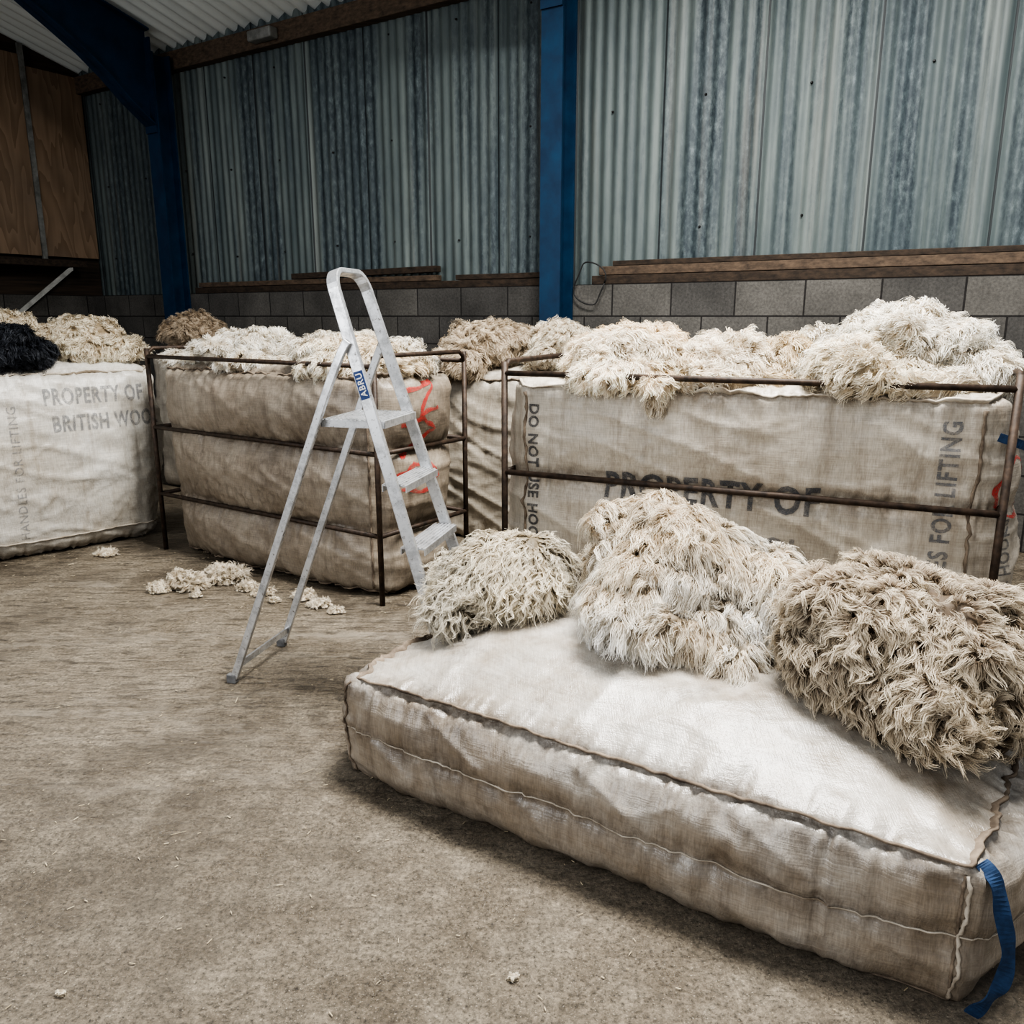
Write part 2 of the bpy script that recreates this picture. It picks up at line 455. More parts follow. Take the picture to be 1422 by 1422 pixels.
def build_left():
    V = []; F = []; mi = []; sm = []
    def bx(o, s, m):
        v, f = boxV(o, (s[0], 0, 0), (0, s[1], 0), (0, 0, s[2]))
        k = len(V); V.extend(v); F.extend([tuple(i + k for i in q) for q in f]); mi.extend([m] * 6); sm.extend([False] * 6)
    bx((0, -0.2, 0), (4.0, 0.2, 1.575), 0)
    bx((-0.1, -0.15, 1.575), (4.1, 0.10, 3.6), 1)  # dark board colour stands in for the shade of the recess below the plywood
    return np.array(V), F, mi, sm
yl = math.atan2(WN[1], WN[0])
wall_obj('wall_left', build_left(), tuple(P0), yl, [M_block, M_wdk], 'boarded side wall on concrete blockwork, coloured dark as recess shade')

def LW(s, off, z): return P0 + WN * s + WD * off + UP * z
for (s0, s1, z0) in ((0.04, 0.62, 1.98), (0.68, 1.9, 1.98), (1.96, 3.2, 1.98)):
    v, f = boxV(LW(s0, 0.0, z0), WN * (s1 - s0), WD * 0.02, UP * (EZ - 0.06 - z0 + 0.15 * s0))
    add('plywood_panel', v, f, M_ply, smooth=False, label='tan weathered plywood panel on the side wall', category='panel', group='plywood wall panels')
v, f = boxV(LW(0.625, 0.0, 1.95), WN * 0.05, WD * 0.035, UP * 2.1)
add('cover_strip', v, f, M_zinc, smooth=False, label='pale metal cover strip between plywood panels', category='strip')
v, f = boxV(LW(0.35, 0.0, 1.86), WN * 3.2, WD * 0.30, UP * 0.07)
add('timber_ledge', v, f, M_wdk, smooth=False, bevel=0.005, label='dark timber ledge below the plywood panels', category='ledge')
for s in (0.5, 1.5):
    v, f = sweep_rect([LW(s + 0.55, 0.04, 1.35), LW(s, 0.26, 1.86)], UP, 0.03, 0.03)
    add('diagonal_brace', v, f, M_zinc if s < 1 else M_wdk, smooth=False, label='diagonal brace under the dark ledge', category='brace', group='ledge braces')

def build_roof():
    L = 11.5; dep = 4.6; n = int(L / 0.15 * 8)
    xs = np.linspace(-0.4, L, n + 1)
    V = []; F = []
    for k in range(2):
        off = -0.15 + k * (dep + 0.15)
        for x in xs:
            V.append((x, -off, EZ + 0.03 + 0.268 * off + 0.026 * math.sin(x / 0.15 * 2 * math.pi)))
    for i in range(n):
        F.append((i, n + 1 + i, n + 2 + i, i + 1))
    return np.array(V), F, [0] * n, [True] * n
wall_obj('ceiling', build_roof(), tuple(P0), yaw, [M_roof], 'pale corrugated sloping roof sheets')

v, f = boxV(W(0.02, 0.0, EZ - 0.22), WD * 11.4, WN * 0.10, UP * 0.17)
add('eaves_beam', v, f, M_wlt, smooth=False, bevel=0.006, label='brown timber eaves beam along the top of the cladding', category='beam')
v, f = boxV(W(0.02, 2.2, EZ + 0.268 * 2.2 - 0.20), WD * 11.4, WN * 0.06, UP * 0.16)
add('roof_purlin', v, f, M_wdk, smooth=False, label='dark timber purlin under the roof sheets', category='beam')

def column(t, hz=3.12):
    fw, dp, th = 0.17, 0.20, 0.016
    parts = []
    o0 = 0.152
    H = EZ - 0.12
    parts.append(boxV(W(t - fw / 2, o0, 0), WD * fw, WN * th, UP * H))
    parts.append(boxV(W(t - fw / 2, o0 + dp - th, 0), WD * fw, WN * th, UP * H))
    parts.append(boxV(W(t - 0.006, o0 + th, 0), WD * 0.012, WN * (dp - 2 * th), UP * H))
    parts.append(boxV(W(t - 0.14, o0 - 0.0, 0), WD * 0.28, WN * 0.26, UP * 0.02))
    V, F = join(parts)
    add('steel_column', V, F, M_blue, smooth=False, label='blue painted steel column against the block wall', category='column', group='blue steel columns')
    top = lambda o: EZ - 0.02 + 0.268 * o
    o1 = o0 + dp
    offs = [o1, 0.6, 0.8, 1.0, 1.25, 1.5, 2.5, 4.6]
    k = (3.78 - hz) / 0.66
    bot = [hz, hz + 0.18 * k, hz + 0.36 * k, hz + 0.51 * k, 3.78] + [top(o) - 0.36 for o in offs[5:]]
    pr = []
    for i in range(len(offs) - 1):
        a, b = offs[i], offs[i + 1]
        for (za, zb, h) in ((bot[i], bot[i + 1], 0.016), (top(a) - 0.016, top(b) - 0.016, 0.016)):
            v = [W(t - fw / 2, a, za), W(t + fw / 2, a, za), W(t + fw / 2, b, zb), W(t - fw / 2, b, zb)]
            v += [q + UP * h for q in v]
            pr.append((v, [(0, 3, 2, 1), (4, 5, 6, 7), (0, 1, 5, 4), (1, 2, 6, 5), (2, 3, 7, 6), (3, 0, 4, 7)]))
        v = []
        for tt in (t - 0.006, t + 0.006):
            v += [W(tt, a, bot[i]), W(tt, b, bot[i + 1]), W(tt, b, top(b)), W(tt, a, top(a))]
        pr.append((v, [(0, 1, 2, 3), (7, 6, 5, 4), (0, 4, 5, 1), (1, 5, 6, 2), (2, 6, 7, 3), (3, 7, 4, 0)]))
    pr.append(boxV(W(t - fw / 2, o1 + 0.002, hz - 0.05), WD * fw, WN * 0.015, UP * (3.95 - hz)))
    V, F = join(pr)
    add('steel_rafter', V, F, M_blue, smooth=False, label='blue painted haunched steel rafter bolted to a column', category='rafter', group='blue steel rafters')
column(1.66); column(6.12, 3.42)

def plank(t0, t1, off, z, w, h, mat, tilt=0.0, lab='dark rough timber plank lying on the block ledge'):
    v, f = boxV(W(t0, off, z), WD * (t1 - t0) + UP * tilt, WN * w, UP * h)
    add('timber_plank', v, f, mat, smooth=False, bevel=0.004, label=lab, category='plank', group='planks on the block ledge')
plank(1.8, 6.0, 0.03, 1.576, 0.10, 0.055, M_wdk)
plank(1.85, 4.9, 0.04, 1.635, 0.08, 0.045, M_wlt, 0, 'brown rough timber plank lying on the block ledge')
plank(3.2, 4.9, 0.05, 1.684, 0.07, 0.05, M_wdk, 0.02)
plank(5.1, 6.0, 0.04, 1.635, 0.08, 0.04, M_wdk)
plank(6.35, 11.2, 0.03, 1.576, 0.11, 0.06, M_wdk)
plank(6.4, 11.2, 0.035, 1.64, 0.09, 0.06, M_wlt, 0.0, 'brown rough timber plank lying on the block ledge')
plank(6.5, 9.2, 0.04, 1.702, 0.07, 0.035, M_wdk)
plank(9.25, 11.2, 0.045, 1.705, 0.07, 0.05, M_wlt, 0.01, 'pale brown timber plank on top of the other planks')
pth = [W(6.36 + 0.12 * math.cos(a) + 0.02 * math.sin(3 * a), 0.19, 1.58 + 0.15 * math.sin(a)) for a in np.linspace(0, 6.283, 30)]
v, f = tube(pth, 0.005, 6)
add('coiled_cable', v, f, M_wire, label='thin black cable loop hanging beside the blue column', category='cable')
v, f = boxV(W(2.9, 0.10, EZ - 0.19), WD * 0.30, WN * 0.10, UP * 0.09)
add('light_fitting', v, f, M_zinc, smooth=False, bevel=0.015, label='small pale light fitting fixed to the eaves beam', category='light fitting')

# ------------------------------------------------------------------ bales
def box_grid(L, Wd, H, res):
    nx, ny, nz = [max(4, int(round(d / res))) for d in (L, Wd, H)]
    faces = []
    def gid(i, j, k): return i + (nx + 1) * (j + (ny + 1) * k)
    def grid(fn, a, b, flip):
        A, B = np.meshgrid(np.arange(a), np.arange(b), indexing='ij')
        q = np.stack([fn(A, B), fn(A + 1, B), fn(A + 1, B + 1), fn(A, B + 1)], -1).reshape(-1, 4)
        faces.append(q[:, ::-1] if flip else q)
    grid(lambda a, b: gid(a, b, 0), nx, ny, True)
    grid(lambda a, b: gid(a, b, nz), nx, ny, False)
    grid(lambda a, b: gid(a, 0, b), nx, nz, False)
    grid(lambda a, b: gid(a, ny, b), nx, nz, True)
    grid(lambda a, b: gid(0, a, b), ny, nz, True)
    grid(lambda a, b: gid(nx, a, b), ny, nz, False)
    F = np.concatenate(faces)
    ids, inv = np.unique(F, return_inverse=True)
    F = inv.reshape(F.shape)
    i = ids % (nx + 1); r = ids // (nx + 1); j = r % (ny + 1); k = r // (ny + 1)
    P = np.stack([(i / nx - 0.5) * L, (j / ny - 0.5) * Wd, k / nz * H], -1)
    return P, F

def vnormals(V, F):
    a = V[F[:, 2]] - V[F[:, 0]]; b = V[F[:, 3]] - V[F[:, 1]]
    fn = np.cross(a, b); N = np.zeros_like(V)
    for k in range(4): np.add.at(N, F[:, k], fn)
    return N / np.maximum(np.linalg.norm(N, axis=1)[:, None], 1e-12)

def make_bale(mat, center, ex, ey, L, Wd, H, R=0.05, bulge=0.05, local=0.02, pinch=(0.0, 1.0), dome=0.05, seed=1,
              res=0.014, lump=0.012, pucker=0.007, taper=0.0, fold=0.008, endbulge=None, label='', sag=0.0, lpow=0.55, fadew=0.16, botpk=1.0, pf=0.0):
    P, F = box_grid(L, Wd, H, res)
    hx, hy = L / 2, Wd / 2
    u = P[:, 0] / hx; v = P[:, 1] / hy; w = P[:, 2] / H
    c = np.array([0, 0, H / 2]); hh = np.array([hx, hy, H / 2])
    q = np.clip(P - c, -(hh - R), hh - R); d = P - c - q
    ln = np.maximum(np.linalg.norm(d, axis=1), 1e-9)[:, None]
    Q = c + q + d / ln * R
    pin = np.array(pinch)
    S = seed * 7.77
    ww = np.clip(w + 0.012 * vnoise(np.stack([P[:, 0] * 3 + S, P[:, 1] * 3, w * 0], -1), seed + 77) * np.sin(np.pi * np.clip(w, 0, 1)), 0, 1)
    idx = np.clip(np.searchsorted(pin, ww, side='right') - 1, 0, len(pin) - 2)
    fr = (ww - pin[idx]) / (pin[idx + 1] - pin[idx])
    loc = np.abs(np.sin(np.pi * np.clip(fr, 0, 1))) ** lpow
    fl_ = pf * np.clip(np.minimum(w, 1 - w) / 0.12, 0, 1) ** 0.6
    loc = fl_ + (1 - fl_) * loc
    glob = np.abs(np.sin(np.pi * np.clip(w, 0, 1))) ** 0.6
    prof = bulge * glob + local * loc
    eb = bulge if endbulge is None else endbulge
    profx = eb * glob + local * loc
    low = taper * (1 - w) ** 2
    Q[:, 1] *= 1 + (prof * (1 - np.abs(u) ** 4.0) - low) / hy
    Q[:, 0] *= 1 + (profx * (1 - np.abs(v) ** 3.0) - low) / hx
    Q[:, 2] += dome * w * (1 - np.abs(u) ** 2.8) * (1 - np.abs(v) ** 2.4)
    Q[:, 2] -= sag * w * (np.abs(u) ** 6)
    N = vnormals(Q, F)
    dsp = lump * fbm(P * 3.3 + S, seed, 3)
    dsp += 0.30 * lump * fbm(P * 14 + S, seed + 5, 2)
    top = (w > 0.999)
    dx = hx - np.abs(P[:, 0]); dy = hy - np.abs(P[:, 1])
    dz = np.min(np.abs(w[:, None] - pin[None, :]), axis=1) * H
    dseam = np.where(top, np.minimum(dx, dy), dz)
    along = np.where(top, np.where(dx < dy, P[:, 1], P[:, 0]), np.where(np.abs(u) > 0.999, P[:, 1], P[:, 0]))
    across = np.where(top, np.minimum(dx, dy), P[:, 2])
    pk = vnoise(np.stack([along * 30 + S, across * 4, np.where(top, 3.3, 0.2) + np.sign(u + v) * 2], -1), seed + 9)
    pk2 = vnoise(np.stack([along * 75 + S, across * 7, across * 0 + 4.4], -1), seed + 19)
    pk = -(np.abs(pk) * 2 - 0.6)
    fade = np.clip(1 - np.minimum(np.maximum(dseam, 0), 1) / fadew, 0, 1) ** 1.3
    fade = fade * np.where((w < 0.25), botpk, 1.0)
    dsp += pucker * (pk + 0.5 * pk2) * fade
    rid = 1 - np.abs(fbm(np.stack([P[:, 0] * 2.2 + P[:, 2] * 5 + S, P[:, 1] * 2.2 - P[:, 2] * 4, P[:, 2] * 6 + P[:, 0] * 3], -1), seed + 31, 2)) * 3.0
    dsp += fold * np.clip(rid, 0, 1) ** 2
    rid2 = 1 - np.abs(fbm(np.stack([P[:, 0] * 5 - P[:, 2] * 7 + S, P[:, 1] * 5 + P[:, 2] * 9, P[:, 2] * 3 - P[:, 1] * 6], -1), seed + 41, 2)) * 3.5
    dsp += fold * 0.40 * np.clip(rid2, 0, 1) ** 2
    Q = Q + N * dsp[:, None]
    Q[:, 2] = np.maximum(Q[:, 2], 0.002)
    grime = np.clip(1 - dseam / 0.07, 0, 1) ** 1.2 * 0.8 + 0.3 * np.clip(-pk2, 0, 1) * fade
    grime = np.clip(grime + 0.6 * np.clip(fbm(P * 2.1 + S, seed + 61, 3) * 1.6, 0, 1), 0, 1)
    ex, ey = nrm(ex), nrm(ey)
    Wp = np.asarray(center, float)[None, :] + Q[:, 0:1] * ex + Q[:, 1:2] * ey + Q[:, 2:3] * UP
    ob = add('wool_bale', Wp, F, mat, origin=center, cols=np.repeat(grime[:, None], 3, 1), label=label, category='wool bale', group='packed wool bales')
    bvh = BVHTree.FromPolygons([tuple(p) for p in Wp], [tuple(map(int, f)) for f in F])
    return dict(ob=ob, bvh=bvh, c=np.array(center, float), ex=ex, ey=ey, L=L, W=Wd, H=H, seed=seed)

def surf(b, p, dirn):
    h = b['bvh'].ray_cast(Vector(p), Vector(dirn), 3.0)
    return (np.array(h[0]), np.array(h[1])) if h[0] is not None else (None, None)

def perim(b, step=0.012):
    L, Wd = b['L'], b['W']
    pts = []
    for (x0, y0, x1, y1) in ((-L / 2, -Wd / 2, L / 2, -Wd / 2), (L / 2, -Wd / 2, L / 2, Wd / 2), (L / 2, Wd / 2, -L / 2, Wd / 2), (-L / 2, Wd / 2, -L / 2, -Wd / 2)):
        n = int(math.hypot(x1 - x0, y1 - y0) / step)
        for i in range(n):
            a = i / n
            pts.append((x0 + (x1 - x0) * a, y0 + (y1 - y0) * a))
    return pts

def seam_loop(b, zfrac, wid, mat, name='seam', elev=0.6, ruffle=0.006, thick=0.003, seed=0, wander=0.0):
    pts = perim(b)
    A, O = [], []
    for k, (x, y) in enumerate(pts):
        o = nrm(b['ex'] * (x / (b['L'] / 2)) ** 7 + b['ey'] * (y / (b['W'] / 2)) ** 7)
        z = b['H'] * zfrac + wander * math.sin(k * 0.045 + seed)
        base = b['c'] + b['ex'] * x * 0.93 + b['ey'] * y * 0.93 + UP * z * (0.97 if zfrac > 0.9 else 1)
        dv = nrm(o + UP * (elev if zfrac > 0.9 else (-0.3 if zfrac < 0.1 else 0)))
        p, nn = surf(b, base + dv * 0.4, -dv)
        if p is None:
            p = base + dv * 0.05
        A.append(p); O.append(dv)
    A = np.array(A); O = np.array(O); n = len(A)
    s = np.arange(n) * 0.012
    r1 = vnoise(np.stack([s * 5, s * 0, s * 0], -1), seed + 1); r2 = vnoise(np.stack([s * 32, s * 0, s * 0 + 5], -1), seed + 2)
    wd = wid * (1 + 0.45 * r1 + 0.2 * r2)
    vert = np.cross(O, np.roll(A, -1, 0) - np.roll(A, 1, 0)); vert /= np.maximum(np.linalg.norm(vert, axis=1)[:, None], 1e-9)
    tip = A + O * wd[:, None] + vert * (ruffle * (r1 + 0.6 * r2))[:, None]
    root = A - O * 0.012
    mid = (A * 0.5 + tip * 0.5) + vert * (0.4 * ruffle * r2)[:, None]
    t = vert * thick
    rings = [root + t, mid + t, tip + t * 1.3, tip - t * 1.3, mid - t, root - t]
    V = np.concatenate(rings)
    F = []
    for k in range(6):
        k2 = (k + 1) % 6
        i = np.arange(n); j = (i + 1) % n
        F.append(np.stack([k * n + i, k * n + j, k2 * n + j, k2 * n + i], -1))
    return add(name, V, np.concatenate(F), mat, parent=b['ob'])

def project(b, bm, origin, right, up, mat, name, lift=0.0035, lab=None):
    right, up = nrm(right), nrm(up); out = nrm(np.cross(right, up))
    for _ in range(6):
        es = [e for e in bm.edges if e.calc_length() > 0.020]
        if not es: break
        bmesh.ops.subdivide_edges(bm, edges=es, cuts=1)
        bmesh.ops.triangulate(bm, faces=bm.faces[:])
    bm.verts.ensure_lookup_table(); bm.verts.index_update()
    V = []; ok = []
    for v in bm.verts:
        s = np.asarray(origin, float) + right * v.co.x + up * v.co.y + out * 0.4
        p, nn = surf(b, s, -out)
        good = p is not None and np.dot(p - np.asarray(origin), out) > -0.2
        V.append(p + out * lift if good else np.asarray(origin) * 1.0); ok.append(good)
    F = [tuple(v.index for v in f.verts) for f in bm.faces if all(ok[v.index] for v in f.verts)]
    if not F: return
    ob = add(name, V, F, mat, parent=b['ob'])
    if lab: ob['label'] = lab
    return ob

def text_bm(txt, width=None, height=None, bold=0.02):
    cu = bpy.data.curves.new('t', 'FONT'); cu.body = txt; cu.align_x = 'CENTER'; cu.align_y = 'CENTER'; cu.offset = bold
    cu.resolution_u = 3; cu.space_character = 1.12
    o = bpy.data.objects.new('t', cu); COL.objects.link(o)
    dg = bpy.context.evaluated_depsgraph_get(); dg.update()
    me = bpy.data.meshes.new_from_object(o.evaluated_get(dg))
    bm = bmesh.new(); bm.from_mesh(me)
    bpy.data.objects.remove(o); bpy.data.meshes.remove(me)
    xs = [v.co.x for v in bm.verts]; ys = [v.co.y for v in bm.verts]
    cx, cy = (max(xs) + min(xs)) / 2, (max(ys) + min(ys)) / 2
    sx = width / (max(xs) - min(xs)); sy = height / (max(ys) - min(ys))
    for v in bm.verts: v.co.x = (v.co.x - cx) * sx; v.co.y = (v.co.y - cy) * sy; v.co.z = 0
    bmesh.ops.triangulate(bm, faces=bm.faces[:])
    return bm

def text_on(b, txt, origin, right, up, width, height, mat, bold=0.02):
    project(b, text_bm(txt, width, height, bold), origin, right, up, mat, 'stencilled_lettering')

def stroke_bm(paths, w):
    bm = bmesh.new()
    for P in paths:
        P = [np.array(p, float) for p in P]
        prev = None
        for i, p in enumerate(P):
            t = P[min(i + 1, len(P) - 1)] - P[max(i - 1, 0)]; t = t / max(np.linalg.norm(t), 1e-9)
            s = np.array([-t[1], t[0]]) * w / 2 * (1 + 0.3 * math.sin(i * 1.7))
            a = bm.verts.new((p[0] + s[0], p[1] + s[1], 0)); c = bm.verts.new((p[0] - s[0], p[1] - s[1], 0))
            if prev: bm.faces.new((prev[0], a, c, prev[1]))
            prev = (a, c)
    bm.verts.ensure_lookup_table(); bm.verts.index_update()
    bmesh.ops.triangulate(bm, faces=bm.faces[:])
    return bm

V3 = lambda x, y, z=0.0: np.array([x, y, z], float)

# --- flat bale in front
A_ = V3(-0.508, 2.28); B_ = V3(0.905, 1.375); D_ = V3(0.12, 3.10)
exf = nrm(B_ - A_); eyf = nrm(D_ - A_); Lf = np.linalg.norm(B_ - A_); Wf = np.linalg.norm(D_ - A_)
cf = A_ + exf * Lf / 2 + eyf * Wf / 2
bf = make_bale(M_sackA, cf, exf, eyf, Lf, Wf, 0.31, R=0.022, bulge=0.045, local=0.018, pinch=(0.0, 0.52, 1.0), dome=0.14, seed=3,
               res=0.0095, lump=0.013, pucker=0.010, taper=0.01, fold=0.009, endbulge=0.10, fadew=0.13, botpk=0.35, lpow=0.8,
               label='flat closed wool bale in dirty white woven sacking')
seam_loop(bf, 1.0, 0.013, M_seam, elev=0.5, ruffle=0.006, thick=0.0025, seed=11)
seam_loop(bf, 0.53, 0.003, M_seamL, ruffle=0.002, thick=0.0015, seed=12, wander=0.006)
seam_loop(bf, 0.03, 0.006, M_seam, ruffle=0.003, thick=0.002, seed=13)
def vseam(b, sx, sy, mat, wid=0.012, n=30, z0=0.04, z1=0.97, shift=0.0):
    pts = []
    o = nrm(b['ex'] * sx + b['ey'] * sy) if shift == 0 else nrm(b['ey'] * sy)
    for i in range(n + 1):
        z = b['H'] * (z0 + (z1 - z0) * i / n)
        base = b['c'] + b['ex'] * sx * (b['L'] / 2 * (0.9 if shift == 0 else 1.0) - shift) + b['ey'] * sy * b['W'] / 2 * 0.9 + UP * z
        p, nn = surf(b, base + o * 0.4, -o)
        if p is not None: pts.append(p + o * (wid * 0.4 + 0.002 * math.sin(i * 1.9)))
    if len(pts) > 3:
        v, f = tube(pts, [wid * (0.8 + 0.3 * math.sin(i * 2.3)) for i in range(len(pts))], 6)
        add('seam', v, f, mat, parent=b['ob'])
vseam(bf, 1, -1, M_seamL, 0.005); vseam(bf, -1, -1, M_seam, 0.005)
vseam(bf, 1, -1, M_seam, 0.004, 30, 0.04, 0.97, 0.035)

def strap(b, pts, wdir, w, mat=None, name='lifting_strap', twist=0.0):
    pts = [np.asarray(p, float) for p in pts]
    Q = []
    for i in range(len(pts) - 1):
        p0 = pts[max(i - 1, 0)]; p1 = pts[i]; p2 = pts[i + 1]; p3 = pts[min(i + 2, len(pts) - 1)]
        for s in np.linspace(0, 1, 8, endpoint=False):
            Q.append(0.5 * ((2 * p1) + (-p0 + p2) * s + (2 * p0 - 5 * p1 + 4 * p2 - p3) * s * s + (-p0 + 3 * p1 - 3 * p2 + p3) * s ** 3))
    Q.append(pts[-1])
    V = []; F = []
    for i, q in enumerate(Q):
        t = nrm(Q[min(i + 1, len(Q) - 1)] - Q[max(i - 1, 0)])
        wd = nrm(np.asarray(wdir) - t * np.dot(wdir, t)); nn = np.cross(t, wd)
        tw = twist * math.sin(i * 0.45)
        wd, nn = wd * math.cos(tw) + nn * math.sin(tw), nn * math.cos(tw) - wd * math.sin(tw)
        for a, c in ((1, 1), (1, -1), (-1, -1), (-1, 1)):
            V.append(q + wd * a * w / 2 + nn * c * 0.0015)
    for i in range(len(Q) - 1):
        for j in range(4): F.append((i * 4 + j, i * 4 + (j + 1) % 4, i * 4 + 4 + (j + 1) % 4, i * 4 + 4 + j))
    add(name, V, F, mat or M_strap, parent=b['ob'], smooth=False, label='blue webbing strap')
CB = cf + exf * Lf / 2 - eyf * Wf / 2
def sp_(e, y, z): return CB + exf * e + eyf * y + UP * z
wdir = nrm(exf * 0.85 + eyf * 0.5)
strap(bf, [sp_(-0.015, 0.025, 0.322), sp_(0.015, 0.010, 0.300), sp_(0.034, 0.0, 0.24), sp_(0.052, 0.0, 0.17), sp_(0.050, -0.005, 0.10), sp_(0.030, -0.012, 0.05), sp_(0.008, -0.015, 0.012)], wdir, 0.030, twist=0.35)

# --- bale in the frame on the right
FA = V3(-0.03, 3.34); FB = V3(1.57, 2.58)
exr = nrm(FB - FA); nbr = np.array([-exr[1], exr[0], 0]); LrF = np.linalg.norm(FB - FA); WrF = 0.66
cr = FA + exr * LrF / 2 + nbr * WrF / 2
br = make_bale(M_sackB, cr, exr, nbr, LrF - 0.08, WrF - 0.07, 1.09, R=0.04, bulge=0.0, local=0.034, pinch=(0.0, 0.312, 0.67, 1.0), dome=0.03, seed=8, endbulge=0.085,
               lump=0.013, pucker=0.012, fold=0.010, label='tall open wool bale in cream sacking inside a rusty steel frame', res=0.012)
seam_loop(br, 1.0, 0.014, M_seamL, elev=0.8, ruffle=0.008, seed=21)
vseam(br, -1, -1, M_seam, 0.007, 50); vseam(br, 1, -1, M_seam, 0.007, 50)
def onR(t, z): return FA + exr * LrF * t + UP * z
text_on(br, 'PROPERTY OF', onR(0.465, 0.715), exr, UP, 0.79, 0.105, M_inkk, 0.03)
text_on(br, 'BRITISH WOOL', onR(0.440, 0.525), exr, UP, 0.80, 0.105, M_inkg, 0.03)
text_on(br, 'DO NOT USE HOOKS', onR(0.068, 0.70), -UP, exr, 0.62, 0.048, M_inkd, 0.035)
text_on(br, 'USE HANDLES FOR LIFTING', onR(0.905, 0.58), UP, -exr, 0.88, 0.062, M_inkv, 0.03)
eR = cr + exr * (LrF / 2)
ring = [[(0.085 * math.cos(a), 0.10 * math.sin(a)) for a in np.linspace(0.3, 5.6, 24)]]
project(br, stroke_bm(ring, 0.010), eR - nbr * 0.19 + UP * 0.80, nbr, UP, M_inkr, 'red_mark')
text_on(br, 'DO NOT USE HOOKS', eR - nbr * 0.23 + UP * 0.42, UP, -nbr, 0.55, 0.05, M_inkk, 0.02)
pA = eR - nbr * (WrF / 2 - 0.03) + UP * 0.955
strap(br, [pA - exr * 0.035 + UP * 0.02, pA + exr * 0.03, pA + exr * 0.06 + nbr * 0.10 - UP * 0.02, pA + exr * 0.07 + nbr * 0.22 - UP * 0.01], UP, 0.028)

# --- bale in the frame on the left
GA = V3(-2.06, 4.75); GB = V3(-0.62, 3.76)
exl = nrm(GB - GA); nbl = np.array([-exl[1], exl[0], 0]); LlF = np.linalg.norm(GB - GA); WlF = 0.66
cl = GA + exl * LlF / 2 + nbl * WlF / 2
bl = make_bale(M_sackC, cl, exl, nbl, LlF - 0.11, WlF - 0.11, 1.08, R=0.06, bulge=0.0, local=0.095, pinch=(0.0, 0.315, 0.676, 1.0), dome=0.03, seed=15, pf=0.30,
               lump=0.016, pucker=0.012, fold=0.010, taper=0.03, lpow=0.62, label='tall open wool bale in stained beige sacking bulging through a frame')
seam_loop(bl, 1.0, 0.014, M_seam, elev=0.8, ruffle=0.008, seed=23)
seam_loop(bl, 0.02, 0.012, M_seam, ruffle=0.006, seed=24)
vseam(bl, 1, -1, M_seam, 0.006, 50)
def onL(t, z): return GA + exl * LlF * t + UP * z
text_on(bl, 'BRITISH WOOL', onL(0.45, 0.60), exl, UP, 0.80, 0.085, M_inkf, 0.03)
text_on(bl, 'MARKETING BOARD', onL(0.45, 0.44), exl, UP, 0.95, 0.08, M_inkf, 0.03)
eL = cl + exl * (LlF / 2)
sc = [[(-0.10, 0.28), (0.10, 0.33), (-0.02, 0.17), (0.12, 0.20)], [(-0.12, 0.12), (0.0, 0.16), (0.10, 0.10), (-0.02, 0.02), (-0.11, -0.02)],
      [(-0.14, -0.12), (-0.04, -0.06), (0.08, -0.07), (0.13, -0.14), (0.02, -0.20), (-0.12, -0.18)]]
sc = [[np.array(p) for p in q] for q in sc]
sc2 = []
for q in sc:
    r = []
    for i in range(len(q) - 1):
        for s in np.linspace(0, 1, 5, endpoint=False):
            r.append(tuple(q[i] * (1 - s) + q[i + 1] * s + 0.008 * np.array([math.sin(i + s * 6), math.cos(i * 2 + s * 5)])))
    r.append(tuple(q[-1])); sc2.append(r)
project(bl, stroke_bm(sc2, 0.020), eL - nbl * 0.06 + UP * 0.72, nbl, UP, M_inkr, 'red_mark')

# --- bale at the far left side
HR = V3(-2.15, 5.05); HL = HR + V3(-0.735, -0.678) * 1.75
exh = nrm(HR - HL); nbh = np.array([-exh[1], exh[0], 0]); Wh = 0.70
ch = (HR + HL) / 2 + nbh * Wh / 2
bh = make_bale(M_sackD, ch, exh, nbh, 1.75, Wh, 1.06, R=0.09, bulge=0.07, local=0.0, dome=0.06, seed=27, lump=0.020, pucker=0.012, fold=0.012, taper=0.06,
               label='tall wool bale in pale grey sacking with faded stencilled lettering')
seam_loop(bh, 1.0, 0.010, M_seamL, elev=0.8, ruffle=0.006, seed=31)
seam_loop(bh, 0.10, 0.010, M_seamL, ruffle=0.006, seed=32)
def onH(d, z): return HR - exh * d + UP * z
text_on(bh, 'PROPERTY OF', onH(0.365, 0.915), exh, UP, 0.54, 0.095, M_inkg, 0.03)
text_on(bh, 'BRITISH WOOL', onH(0.305, 0.765), exh, UP, 0.60, 0.095, M_inkg, 0.03)
text_on(bh, 'HANDLES FOR LIFTING', onH(0.80, 0.50), UP, -exh, 0.75, 0.045, M_inkg, 0.0)

# --- bale behind between frames
K0 = V3(-0.58, 5.15); exk = V3(0.903, -0.429); nbk = V3(0.429, 0.903)
ck = K0 + exk * 0.875 + nbk * 0.33
bk = make_bale(M_sackB, ck, exk, nbk, 1.75, 0.66, 1.00, R=0.07, bulge=0.04, local=0.0, dome=0.05, seed=41, lump=0.022, pucker=0.012, fold=0.014,
               label='cream sacking wool bale standing behind the steel frames')
seam_loop(bk, 1.0, 0.012, M_seam, elev=0.8, ruffle=0.006, seed=33)
ck2 = V3(-2.05, 6.55)
bk2 = make_bale(M_sackB, ck2, WD, -WN, 1.55, 0.66, 1.06, R=0.07, bulge=0.04, local=0.0, dome=0.05, seed=47, lump=0.02, res=0.03, label='wool bale standing near the block wall')

